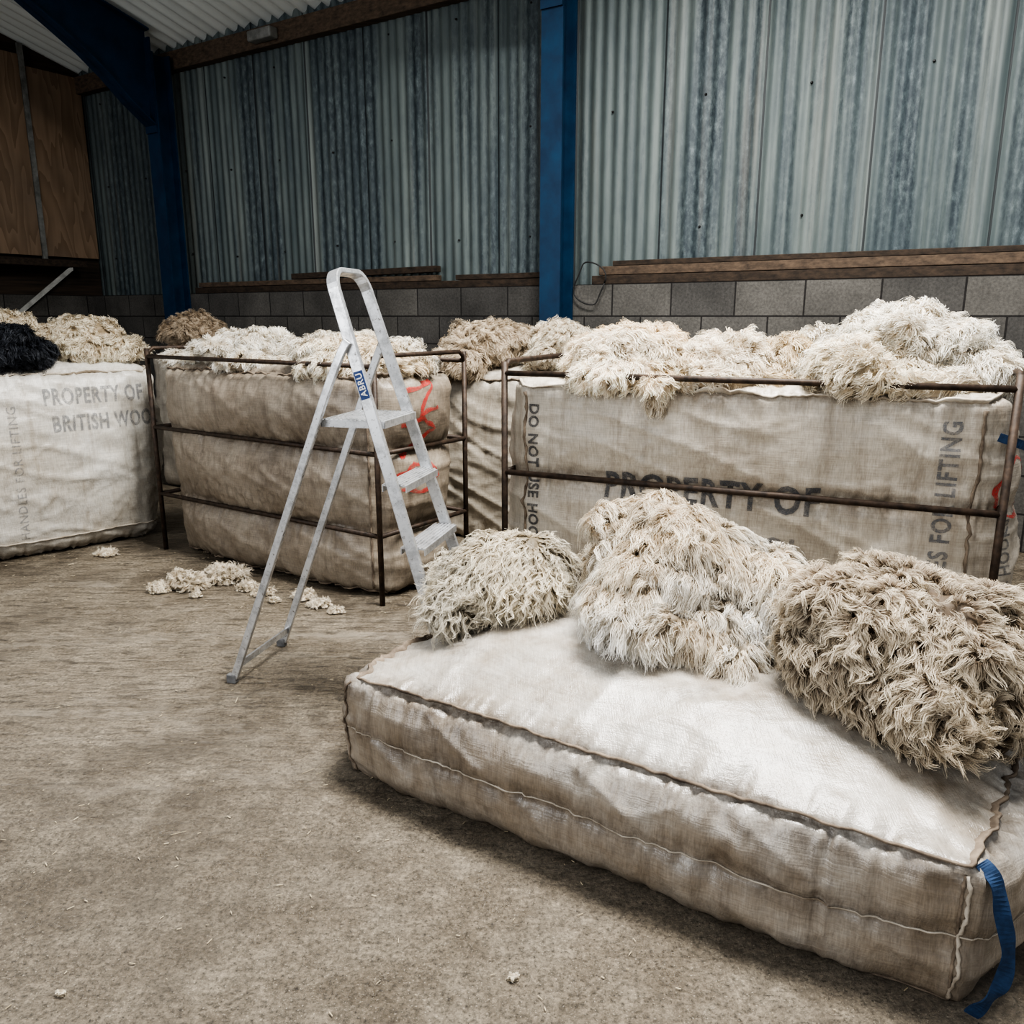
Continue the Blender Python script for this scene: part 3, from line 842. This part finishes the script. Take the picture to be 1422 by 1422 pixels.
# ------------------------------------------------------------------ steel frames
def frame(A, ex, nb, L, Wd, label):
    base = A + ex * L / 2 + nb * Wd / 2
    E = empty('bale_frame', tuple(base), label=label, category='frame', group='steel bale frames')
    r = 0.0115
    c = [A, A + ex * L, A + ex * L + nb * Wd, A + nb * Wd]
    topz = 1.13
    for i, p in enumerate(c):
        v, f = tube([p + UP * 0.0, p + UP * (topz + 0.045)], r * 1.15, 10)
        add('post', v, f, M_rust, parent=E)
    for i in range(4):
        a, b = c[i], c[(i + 1) % 4]
        side = i in (1, 3)
        for z in (0.34, 0.73, topz):
            if side and z == topz:
                zz = 1.175
                m1 = a + (b - a) * 0.06; m2 = a + (b - a) * 0.94
                v, f = tube([a + UP * (zz - 0.06), a + UP * (zz - 0.02) + (b - a) * 0.015, m1 + UP * zz, m2 + UP * zz, b + UP * (zz - 0.02) - (b - a) * 0.015, b + UP * (zz - 0.06)], r, 10)
            else:
                v, f = tube([a + UP * z, b + UP * z], r, 10)
            add('rail', v, f, M_rust, parent=E)
    return E
frame(FA, exr, nbr, LrF, WrF, 'rusty steel tube frame around the bale stencilled PROPERTY OF')
frame(GA, exl, nbl, LlF, WlF, 'rusty steel tube frame around the beige bale beside the ladder')

# ------------------------------------------------------------------ step ladder
def ladder():
    A = V3(-1.06, 2.89); s = nrm(V3(0.97, -0.24)); w = nrm(V3(0.24, 0.97))
    F1 = A + s * 0.91
    wb, wt = 0.44, 0.26
    E = empty('step_ladder', tuple(A + s * 0.42 + w * 0.2), label='scuffed aluminium folding step ladder with a hoop handrail', category='ladder')
    zt = 1.50; lean = 0.46
    cen = lambda z: F1 + w * 0.20 - s * lean * z / zt + UP * z
    half = lambda z: (wb + (wt - wb) * z / zt) / 2
    tn = nrm(np.cross(w, nrm(-s * lean + UP * zt)))
    path = []
    for z in np.linspace(0.02, zt - 0.07, 12): path.append(cen(z) - w * half(z))
    r = 0.07
    zc_ = zt - r; hh = half(zc_)
    updir = nrm(-s * lean + UP * zt)
    for a in np.linspace(0.15, math.pi / 2, 7):
        path.append(cen(zc_) - w * (hh - r + r * math.cos(a)) + updir * r * math.sin(a))
    for a in np.linspace(math.pi / 2, math.pi - 0.15, 7):
        path.append(cen(zc_) + w * (hh - r - r * math.cos(a)) + updir * r * math.sin(a))
    for z in np.linspace(zt - 0.07, 0.02, 12): path.append(cen(z) + w * half(z))
    v, f = sweep_rect(path, tn, 0.021, 0.009)
    add('front_frame', v, f, M_alu, parent=E, smooth=False, bevel=0.003)
    for i, z in enumerate((0.14, 0.355, 0.57, 0.785)):
        h = half(z) - 0.010
        o = cen(z) - w * h - s * 0.045
        parts = [boxV(o, w * 2 * h, s * 0.09, UP * 0.005), boxV(o - UP * 0.020, w * 2 * h, s * 0.004, UP * 0.020), boxV(o - UP * 0.020 + s * 0.086, w * 2 * h, s * 0.004, UP * 0.020)]
        for k in range(6): parts.append(boxV(o + s * (0.006 + k * 0.014) + UP * 0.005, w * 2 * h, s * 0.006, UP * 0.004))
        V, F = join(parts)
        add('tread', V, F, M_alu, parent=E, smooth=False)
    z = 1.0; h = half(z) - 0.008
    o = cen(z) - w * h - s * 0.20
    parts = [boxV(o, w * 2 * h, s * 0.235, UP * 0.005), boxV(o - UP * 0.020, w * 2 * h, s * 0.004, UP * 0.020), boxV(o - UP * 0.020 + s * 0.231, w * 2 * h, s * 0.004, UP * 0.020),
             boxV(o - UP * 0.020, w * 0.004, s * 0.235, UP * 0.020), boxV(o - UP * 0.020 + w * (2 * h - 0.004), w * 0.004, s * 0.235, UP * 0.020)]
    for k in range(13): parts.append(boxV(o + s * (0.012 + k * 0.017) + UP * 0.005, w * 2 * h, s * 0.007, UP * 0.004))
    V, F = join(parts)
    add('platform', V, F, M_alu, parent=E, smooth=False)
    for sg in (-1, 1):
        foot = A + w * (0.20 + sg * 0.185)
        mid = cen(1.02) + w * sg * (half(1.02) + 0.014) - s * 0.19
        end = cen(1.27) + w * sg * (half(1.27) + 0.014)
        pts = [foot + (mid - foot) * k for k in np.linspace(0.02, 1, 10)]
        ctrl = mid + nrm(mid - foot) * 0.24
        for k in np.linspace(0.1, 1, 10):
            pts.append(mid * (1 - k) ** 2 + ctrl * 2 * k * (1 - k) + end * k * k)
        v, f = sweep_rect(pts, w, 0.009, 0.014)
        add('rear_leg', v, f, M_alu, parent=E, smooth=False, bevel=0.003)
        v, f = boxV(foot - s * 0.02 - w * 0.013, s * 0.038, w * 0.026, UP * 0.035)
        add('foot', v, f, M_rub, parent=E, smooth=False, bevel=0.004)
        fp = cen(0) + w * sg * half(0)
        v, f = boxV(fp - s * 0.03 - w * 0.013, s * 0.05, w * 0.026, UP * 0.035)
        add('foot', v, f, M_rub, parent=E, smooth=False, bevel=0.004)
    z = 0.075
    pa = A + w * 0.018 + (cen(1.0) - w * half(1.0) - s * 0.17 - A - w * 0.018) * z
    pb = A + w * 0.382 + (cen(1.0) + w * half(1.0) - s * 0.17 - A - w * 0.382) * z
    v, f = sweep_rect([pa, pb], UP, 0.012, 0.004)
    add('cross_brace', v, f, M_alu, parent=E, smooth=False)
    pz = lambda z: cen(z) - w * half(z)
    rt = nrm(pz(1.2) - pz(1.0)); upv = nrm(np.cross(-w, rt)); outw = nrm(np.cross(rt, upv))
    if np.dot(outw, -w) < 0: outw = -outw
    o = pz(1.125) + outw * 0.0098
    v, f = boxV(o - rt * 0.048 - upv * 0.016, rt * 0.096, upv * 0.032, outw * 0.001)
    add('sticker', v, f, M_label, parent=E, smooth=False, label='blue sticker')
    b_ = text_bm('ABRU', 0.080, 0.023, 0.02)
    b_.verts.ensure_lookup_table(); b_.verts.index_update()
    V = [o + outw * 0.0018 + rt * v.co.x + upv * v.co.y for v in b_.verts]
    F = [tuple(v.index for v in f.verts) for f in b_.faces]
    add('printed_name', V, F, M_white, parent=E, smooth=False, label='white lettering')
ladder()

# ------------------------------------------------------------------ fleeces
def make_fleece(blobs, seed, nl, K=14, ll=0.07, lw=0.014, sr=0.0010, curl=0.006, freq=1.5, lift=0.5, drop=0.35, swirl=0.6, zmin=None,
                root=(0.5, 0.4, 0.3), tip=(0.8, 0.75, 0.65), patch=None, patchf=2.5, S=8, label='', rough=0.16, name='fleece', cat='fleece', tipw=0.25, group='sheep fleeces',
                dark_in=0.7, jitter=0.0, radial=0.6, fixd=None, hook=1.0, crimp=0.0012, cfreq=3.0, frizz=0.004, corescale=0.95, inv=0.8, tufts=0, tr=0.06, tdir=0.5, tvar=0.1, vort=None):
    rng = np.random.default_rng(seed)
    blobs = [(np.array(c, float), np.array(r, float)) for c, r in blobs]
    def shape(c, r, d):
        rr = 1 + rough * fbm(d * 1.8 + seed * 1.3 + c * 0.7, seed, 2) + rough * 0.55 * vnoise(d * 5 + seed, seed + 3)
        return c + d * r * rr[:, None]
    nmain = len(blobs)
    if tufts:
        base = list(blobs)
        ar = np.array([r[0] * r[1] + r[0] * r[2] + r[1] * r[2] for c, r in base]); ar = ar / ar.sum()
        got = 0; tries = 0
        while got < tufts and tries < tufts * 20:
            tries += 1
            c, r = base[rng.choice(len(base), p=ar)]
            d = rng.normal(size=(1, 3)); d /= np.linalg.norm(d)
            if d[0, 2] < -0.35: continue
            p = shape(c, r, d)[0]
            if any((((p - c2) / (r2 * 0.85)) ** 2).sum() < 1 for c2, r2 in base if c2 is not c): continue
            if any(np.linalg.norm(p - c2) < tr * 0.8 for c2, r2 in blobs[nmain:]): continue
            t = tr * rng.uniform(0.65, 1.3)
            blobs.append((p - d[0] * t * 0.35, np.array([t * rng.uniform(0.8, 1.3), t * rng.uniform(0.8, 1.3), t * rng.uniform(0.6, 0.95)])))
            got += 1
    area = np.array([(r[0] * r[1] + r[0] * r[2] + r[1] * r[2]) * (1.0 if i < nmain else 1.3) for i, (c, r) in enumerate(blobs)]); area = area / area.sum()
    PP, NN, CC, DD, BV = [], [], [], [], []
    Vs, Fs, Cs = [], [], []
    nv = 0
    root = np.array(root); tip = np.array(tip)
    def pcol(p, base):
        if patch is None: return np.tile(base, (len(p), 1))
        m = np.clip(fbm(p * patchf + seed, seed + 8, 2) * 2.2 + 0.35, 0, 1)[:, None]
        return base * (1 - m) + base * np.array(patch) * m
    for bi, ((c, r), a) in enumerate(zip(blobs, area)):
        m = max(10, int(nl * a * 2.0))
        d = rng.normal(size=(m, 3)); d /= np.linalg.norm(d, axis=1)[:, None]
        d = d[d[:, 2] > -0.80]
        p = shape(c, r, d)
        n = d / r; n /= np.linalg.norm(n, axis=1)[:, None]
        keep = np.ones(len(p), bool)
        for ci, (c2, r2) in enumerate(blobs):
            if c2 is c: continue
            keep &= (((p - c2) / (r2 * (inv if ci < nmain else 0.62))) ** 2).sum(1) > 1
        PP.append(p[keep]); NN.append(n[keep]); CC.append(np.tile(c, (keep.sum(), 1)))
        bd = rng.normal(size=3); bd[2] -= 0.5; bd = nrm(bd)
        DD.append(np.tile(bd, (keep.sum(), 1))); BV.append(np.full(keep.sum(), rng.uniform(1 - tvar, 1 + tvar * 0.5)))
        nu, nvv = (60, 36) if bi < nmain else (20, 12)
        cs = min(corescale, inv + 0.06) if bi < nmain else 0.58
        th = np.linspace(0, 2 * np.pi, nu, endpoint=False); ph = np.linspace(0.02, np.pi - 0.02, nvv)
        TH, PH = np.meshgrid(th, ph)
        dd = np.stack([np.cos(TH) * np.sin(PH), np.sin(TH) * np.sin(PH), np.cos(PH)], -1).reshape(-1, 3)
        cp = shape(c, r, dd); cp = c + (cp - c) * (cs + 0.04 * vnoise(dd * 14, seed + 4))[:, None]
        if zmin is not None: cp[:, 2] = np.maximum(cp[:, 2], zmin)
        q = []
        for i in range(nvv - 1):
            for j in range(nu):
                q.append((i * nu + j, (i + 1) * nu + j, (i + 1) * nu + (j + 1) % nu, i * nu + (j + 1) % nu))
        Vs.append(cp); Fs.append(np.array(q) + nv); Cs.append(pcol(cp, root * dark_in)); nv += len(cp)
    P = np.concatenate(PP); N = np.concatenate(NN); Cc = np.concatenate(CC); DDc = np.concatenate(DD); BVc = np.concatenate(BV); n = len(P)
    g = np.array([0, 0, -1.0])
    sw = np.stack([vnoise(P * 7 + seed + k * 31, seed + 50 + k) for k in range(3)], -1) * 1.8
    fl = g * (1 - swirl) + sw * swirl + rng.normal(size=(n, 3)) * (0.15 + jitter)
    if tufts: fl = fl + DDc * tdir
    outv = P - Cc; outv[:, 2] = 0; outv /= np.maximum(np.linalg.norm(outv, axis=1)[:, None], 1e-6)
    fl = fl + outv * radial * np.clip(N[:, 2:3], 0, 1)
    if fixd is not None: fl = fl + np.array(fixd)
    if vort is not None:
        vc, va, vr, vs = vort
        rel = P - np.array(vc); va = nrm(va)
        tang = np.cross(va, rel); dist = np.linalg.norm(rel - (rel @ va)[:, None] * va, axis=1)
        tang /= np.maximum(np.linalg.norm(tang, axis=1)[:, None], 1e-6)
        inw = -rel / np.maximum(np.linalg.norm(rel, axis=1)[:, None], 1e-6)
        wgt = np.exp(-(dist / vr) ** 2)[:, None] * vs
        fl = fl * (1 - np.clip(wgt, 0, 0.9)) + (tang + 0.35 * inw) * wgt
    fl -= N * (fl * N).sum(1)[:, None]; fl /= np.maximum(np.linalg.norm(fl, axis=1)[:, None], 1e-6)
    T = np.cross(fl, N)
    ell = ll * rng.uniform(0.6, 1.35, n); lwid = lw * rng.uniform(0.55, 1.45, n); ph = rng.uniform(0, 6.28, n); ph2 = rng.uniform(0, 6.28, n)
    lf = lift * rng.uniform(0.5, 1.5, n); cv = rng.uniform(0.84, 1.10, n) * BVc; crl = curl * rng.uniform(0.4, 1.5, n); cdir = rng.choice([-1, 1], n)
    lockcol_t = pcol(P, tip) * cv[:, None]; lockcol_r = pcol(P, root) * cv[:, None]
    s = np.linspace(0, 1, S)
    def rp(x): return np.repeat(x, K, axis=0)
    P_, N_, F_, T_ = rp(P), rp(N), rp(fl), rp(T)
    el_, lw_, ph_, ph2_, lf_, cr_, cd_ = [rp(x)[:, None] for x in (ell, lwid, ph, ph2, lf, crl, cdir)]
    M = n * K
    ang = rng.uniform(0, 6.283, M); rad = np.sqrt(rng.uniform(0.0, 1.2, M))
    oa = (np.cos(ang) * rad)[:, None] * lw_; ob_ = (np.sin(ang) * rad)[:, None] * lw_ * 0.6
    sl = rng.uniform(0.65, 1.12, M)[:, None]
    ss = s[None, :] * sl
    tap = np.where(ss < 0.35, 0.8 + 0.2 * ss / 0.35, 1 - (1 - tipw) * ((ss - 0.35) / 0.65) ** 1.4)
    tap = np.clip(tap, 0.08, 1)
    an = lf_ * (ss - 0.55 * ss ** 2)
    wob = 2 * np.pi * freq * ss + ph_ + rng.normal(size=(M, 1)) * 0.2
    amp = cr_ * (ss ** hook) * rng.uniform(0.8, 1.25, M)[:, None]
    cw = crimp * np.sin(2 * np.pi * cfreq * ss + ph2_ + rng.normal(size=(M, 1)) * 0.5)
    side = oa * tap + amp * np.sin(wob) * cd_ + cw
    nn_ = ob_ * tap + el_ * an + 0.8 * amp * np.cos(wob) + cw * 0.7
    fz = rng.normal(size=(M, 1, 3)) * frizz
    X = P_[:, None, :] + N_[:, None, :] * (nn_ - 0.010)[..., None] + F_[:, None, :] * (el_ * ss ** 1.1)[..., None] + T_[:, None, :] * side[..., None] + g * (el_ * drop * ss ** 2)[..., None] + fz * (ss ** 1.3)[..., None]
    if zmin is not None: X[..., 2] = np.maximum(X[..., 2], zmin + 0.002 + rad[:, None] * 0.008)
    X = X.astype(np.float32)
    D = np.empty_like(X); D[:, 1:-1] = X[:, 2:] - X[:, :-2]; D[:, 0] = X[:, 1] - X[:, 0]; D[:, -1] = X[:, -1] - X[:, -2]
    roll = rng.normal(size=(M, 1, 1)) * 0.5
    Nr = (N_[:, None, :] + T_[:, None, :] * roll).astype(np.float32)
    sd = np.cross(D, np.broadcast_to(Nr, D.shape)); sd /= np.maximum(np.linalg.norm(sd, axis=-1, keepdims=True), 1e-9)
    rr = (sr * (1 - 0.5 * ss) * rng.uniform(0.6, 1.4, M)[:, None])[..., None]
    R = np.stack([X + sd * rr, X - sd * rr], 2)
    Vs.append(R.reshape(-1, 3))
    base = (np.arange(M) * S * 2)[:, None] + (np.arange(S - 1) * 2)[None, :]
    Q = np.stack([base, base + 1, base + 3, base + 2], -1).reshape(-1, 4)
    Fs.append(Q + nv)
    sv = rng.uniform(0.85, 1.15, M)
    mixv = np.clip(ss * 1.3, 0, 1)[..., None]
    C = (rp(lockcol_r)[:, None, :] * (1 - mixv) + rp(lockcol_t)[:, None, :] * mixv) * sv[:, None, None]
    C = np.repeat(C[:, :, None, :], 2, axis=2)
    Cs.append(C.reshape(-1, 3))
    V = np.concatenate(Vs); F = np.concatenate(Fs); C = np.clip(np.concatenate(Cs), 0, 0.95)
    c0 = blobs[0][0]; z0 = V[:, 2].min()
    return add(name, V, F, M_wool, origin=(c0[0], c0[1], z0), cols=C, label=label, category=cat, group=group)

# rolled fleeces slumped on the flat bale
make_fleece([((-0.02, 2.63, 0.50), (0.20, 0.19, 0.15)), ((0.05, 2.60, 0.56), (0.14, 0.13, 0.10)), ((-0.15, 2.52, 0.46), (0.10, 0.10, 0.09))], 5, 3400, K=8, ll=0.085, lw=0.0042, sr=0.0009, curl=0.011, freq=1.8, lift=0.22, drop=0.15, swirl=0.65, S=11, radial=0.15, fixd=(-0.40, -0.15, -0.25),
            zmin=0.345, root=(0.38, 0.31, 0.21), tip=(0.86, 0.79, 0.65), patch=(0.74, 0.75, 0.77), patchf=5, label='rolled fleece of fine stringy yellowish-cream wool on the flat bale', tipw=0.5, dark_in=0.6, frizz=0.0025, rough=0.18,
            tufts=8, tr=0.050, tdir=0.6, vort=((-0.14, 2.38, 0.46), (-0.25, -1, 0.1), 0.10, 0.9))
make_fleece([((0.52, 2.40, 0.58), (0.27, 0.26, 0.18)), ((0.36, 2.26, 0.53), (0.15, 0.14, 0.13)), ((0.51, 2.16, 0.49), (0.17, 0.11, 0.10)), ((0.72, 2.26, 0.53), (0.13, 0.18, 0.15)), ((0.45, 2.42, 0.70), (0.16, 0.15, 0.10)), ((0.63, 2.07, 0.44), (0.07, 0.06, 0.07))],
            6, 3000, K=30, ll=0.055, lw=0.017, sr=0.0009, curl=0.008, freq=0.8, lift=0.5, drop=0.35, swirl=0.40, radial=0.35, fixd=(0.14, -0.12, -0.2), S=9,
            zmin=0.375, root=(0.56, 0.48, 0.37), tip=(0.95, 0.93, 0.87), patch=(0.93, 0.86, 0.76), patchf=4, label='rolled fleece of thick creamy-white wool locks on the flat bale', dark_in=0.6, rough=0.18, tipw=0.6,
            tufts=44, tr=0.060, tdir=0.7, tvar=0.12, frizz=0.003, crimp=0.0018, cfreq=3.0)
make_fleece([((0.99, 1.97, 0.55), (0.28, 0.27, 0.18)), ((0.93, 1.79, 0.48), (0.15, 0.11, 0.12)), ((1.18, 1.93, 0.52), (0.14, 0.18, 0.15)), ((0.82, 1.93, 0.50), (0.13, 0.15, 0.13)), ((0.95, 1.70, 0.46), (0.10, 0.07, 0.09)), ((1.10, 1.78, 0.46), (0.12, 0.11, 0.11))],
            7, 4600, K=18, ll=0.046, lw=0.012, sr=0.0008, curl=0.014, freq=0.8, lift=0.80, drop=0.20, swirl=0.45, radial=0.6, hook=1.5, S=9,
            zmin=0.345, root=(0.23, 0.17, 0.115), tip=(0.74, 0.655, 0.52), patch=(0.84, 0.79, 0.74), label='rolled fleece of curly grey-beige wool locks on the flat bale', tipw=0.28, dark_in=0.6, rough=0.15, frizz=0.002, crimp=0.0010,
            tufts=28, tr=0.055, tdir=0.3, tvar=0.12, vort=((0.93, 1.64, 0.50), (-0.45, -0.85, 0.1), 0.14, 1.0))

fl = dict(K=18, ll=0.042, lw=0.018, sr=0.0012, curl=0.008, freq=0.8, lift=0.50, drop=0.12, swirl=0.6, jitter=0.12, rough=0.22, S=6, frizz=0.0035, tipw=0.75, crimp=0.0015, cfreq=2.0, tr=0.065, tdir=0.7, tvar=0.12)
white = dict(root=(0.68, 0.60, 0.48), tip=(0.95, 0.92, 0.84))
cream = dict(root=(0.60, 0.50, 0.37), tip=(0.95, 0.88, 0.75))
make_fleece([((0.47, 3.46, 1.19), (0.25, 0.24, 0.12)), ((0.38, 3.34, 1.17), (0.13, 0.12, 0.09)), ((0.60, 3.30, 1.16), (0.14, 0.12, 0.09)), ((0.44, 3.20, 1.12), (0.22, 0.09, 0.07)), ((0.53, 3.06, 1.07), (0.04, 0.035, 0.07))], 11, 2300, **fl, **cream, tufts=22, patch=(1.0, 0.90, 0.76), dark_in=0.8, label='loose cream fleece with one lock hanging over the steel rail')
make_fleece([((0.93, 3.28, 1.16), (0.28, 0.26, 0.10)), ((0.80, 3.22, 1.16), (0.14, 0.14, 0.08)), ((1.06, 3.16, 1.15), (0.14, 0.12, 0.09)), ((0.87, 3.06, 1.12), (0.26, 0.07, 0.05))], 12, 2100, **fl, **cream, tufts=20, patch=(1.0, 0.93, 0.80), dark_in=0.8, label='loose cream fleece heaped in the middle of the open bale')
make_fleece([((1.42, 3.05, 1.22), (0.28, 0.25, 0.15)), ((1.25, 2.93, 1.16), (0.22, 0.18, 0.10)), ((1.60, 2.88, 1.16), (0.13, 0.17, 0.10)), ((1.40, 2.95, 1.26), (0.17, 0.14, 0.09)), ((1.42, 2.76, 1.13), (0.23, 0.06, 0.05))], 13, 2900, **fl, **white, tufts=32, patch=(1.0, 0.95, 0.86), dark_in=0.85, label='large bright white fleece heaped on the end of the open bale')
make_fleece([((-1.45, 4.72, 1.15), (0.28, 0.24, 0.11)), ((-1.36, 4.60, 1.18), (0.16, 0.13, 0.09)), ((-1.80, 4.93, 1.10), (0.18, 0.18, 0.05)), ((-1.32, 4.45, 1.10), (0.24, 0.08, 0.05))], 14, 1800, **fl, **white, tufts=20, dark_in=0.85, label='white fleece heaped on the open beige bale')
make_fleece([((-0.80, 4.27, 1.15), (0.28, 0.24, 0.11)), ((-0.92, 4.22, 1.18), (0.14, 0.13, 0.08)), ((-0.55, 4.10, 1.11), (0.15, 0.16, 0.06)), ((-0.84, 4.06, 1.10), (0.22, 0.07, 0.05))], 15, 1700, **fl, **white, tufts=18, patch=(1.0, 0.93, 0.82), dark_in=0.85, label='creamy white fleece heaped on the open bale behind the ladder')
make_fleece([((-0.12, 5.22, 1.17), (0.30, 0.25, 0.15)), ((-0.28, 5.02, 1.08), (0.15, 0.12, 0.12)), ((-0.02, 5.08, 1.20), (0.15, 0.12, 0.10))], 16, 1600, **fl, tufts=16, root=(0.38, 0.30, 0.21), tip=(0.76, 0.66, 0.52), dark_in=0.75, label='brownish rolled fleece on the bale behind the frames')
make_fleece([((0.28, 5.08, 1.17), (0.20, 0.22, 0.15)), ((0.20, 4.95, 1.10), (0.13, 0.10, 0.08))], 17, 1000, **fl, **cream, tufts=10, dark_in=0.8, label='cream fleece resting on the bale behind the frames')
make_fleece([((-2.48, 6.62, 1.22), (0.23, 0.22, 0.15))], 18, 700, **fl, tufts=6, root=(0.34, 0.26, 0.18), tip=(0.62, 0.52, 0.40), dark_in=0.75, label='small brown fleece on the bale near the block wall')
make_fleece([((-2.60, 5.10, 1.20), (0.24, 0.24, 0.15)), ((-2.42, 5.13, 1.14), (0.16, 0.18, 0.09)), ((-2.55, 4.95, 1.16), (0.15, 0.12, 0.10))], 19, 1600, **fl, tufts=16, root=(0.50, 0.40, 0.27), tip=(0.92, 0.85, 0.70), dark_in=0.75, label='yellowish cream fleece on the grey sacking bale')
make_fleece([((-3.02, 4.98, 1.22), (0.24, 0.22, 0.16))], 20, 900, **fl, tufts=8, root=(0.50, 0.40, 0.27), tip=(0.92, 0.85, 0.70), dark_in=0.75, label='cream fleece behind the black fleece on the grey bale')
make_fleece([((-2.82, 4.64, 1.17), (0.19, 0.18, 0.14)), ((-2.72, 4.66, 1.12), (0.12, 0.12, 0.09))], 21, 1400, **fl, tufts=10, root=(0.006, 0.006, 0.008), tip=(0.045, 0.050, 0.062), dark_in=0.8, label='black fleece on the grey sacking bale')

sc_ = [((-1.64, 4.00), 0.070, 0.09, 5), ((-1.48, 4.12), 0.080, 0.10, 1), ((-1.78, 3.96), 0.045, 0.05, 11), ((-1.34, 3.98), 0.04, 0.05, 12), ((-1.24, 3.92), 0.04, 0.04, 2), ((-1.62, 4.30), 0.035, 0.03, 14), ((-1.56, 3.88), 0.025, 0.03, 15), ((-1.02, 3.86), 0.045, 0.05, 3), ((-0.92, 3.74), 0.04, 0.04, 4), ((-2.35, 4.62), 0.045, 0.03, 6), ((-1.15, 3.80), 0.025, 0.03, 13), ((-0.82, 3.66), 0.03, 0.03, 16), ((0.0, 1.46), 0.012, 0.006, 7), ((-0.92, 1.42), 0.010, 0.006, 9)]
for (xy, r, h, sd) in sc_:
    q = min(1, r / 0.06)
    make_fleece([((xy[0], xy[1], h * 0.35), (r, r * 0.75, h * 0.6))], 60 + sd, max(14, int(r * 2800)), K=12, ll=min(0.04, r * 0.7), lw=0.009 * q, sr=0.0010 if r > 0.02 else 0.0004, curl=0.008 * q, lift=0.7, drop=0.1, swirl=0.9, jitter=0.5, frizz=0.004 * q, S=7, rough=0.5,
                zmin=0.001, root=(0.50, 0.42, 0.30), tip=(0.88, 0.80, 0.67), dark_in=0.7, tufts=5 if r > 0.06 else 0, tr=0.03, label='scrap of cream wool dropped on the concrete floor', name='wool_scrap', cat='wool scrap', group='wool scraps on the floor')

rng = np.random.default_rng(77)
V, F = [], []
for i in range(900):
    x, y = rng.uniform(-3.0, 1.3), rng.uniform(0.9, 5.0)
    a = rng.uniform(0, math.pi); L = rng.uniform(0.005, 0.026) * (1.8 if i < 30 else 0.6); w = rng.uniform(0.0006, 0.0018)
    d = np.array([math.cos(a), math.sin(a), rng.uniform(-0.03, 0.03)]); s = np.array([-math.sin(a), math.cos(a), 0])
    c = np.array([x, y, 0.003])
    v, f = boxV(c - d * L / 2 - s * w / 2, d * L, s * w, UP * 0.0015)
    k = len(V); V += v; F += [tuple(j + k for j in q) for q in f]
add('straw_litter', V, F, M_straw, smooth=False, kind='stuff', label='scattered bits of straw and wool on the concrete floor', category='straw')

# ------------------------------------------------------------------ light
wd = bpy.data.worlds.new('World'); scene.world = wd; wd.use_nodes = True
bg = wd.node_tree.nodes['Background']; bg.inputs[0].default_value = (0.93, 0.96, 1.0, 1); bg.inputs[1].default_value = 0.38
def area(name, loc, target, size, power, col):
    l = bpy.data.lights.new(name, 'AREA'); l.shape = 'RECTANGLE'; l.size = size[0]; l.size_y = size[1]; l.energy = power; l.color = col
    o = bpy.data.objects.new(name, l); COL.objects.link(o); o.location = loc
    o.rotation_euler = (Vector(target) - Vector(loc)).to_track_quat('-Z', 'Y').to_euler()
    return o
area('rooflight', (0.8, 2.8, 4.35), (0.1, 2.2, 0), (2.4, 1.1), 350, (1.0, 0.98, 0.95))
area('doorway_light', (-4.5, -1.5, 2.8), (0.5, 3.5, 0.8), (3.0, 2.6), 105, (0.97, 0.98, 1.0))
scene.view_settings.view_transform = 'AgX'
scene.view_settings.look = 'AgX - High Contrast'
scene.view_settings.exposure = 0.58
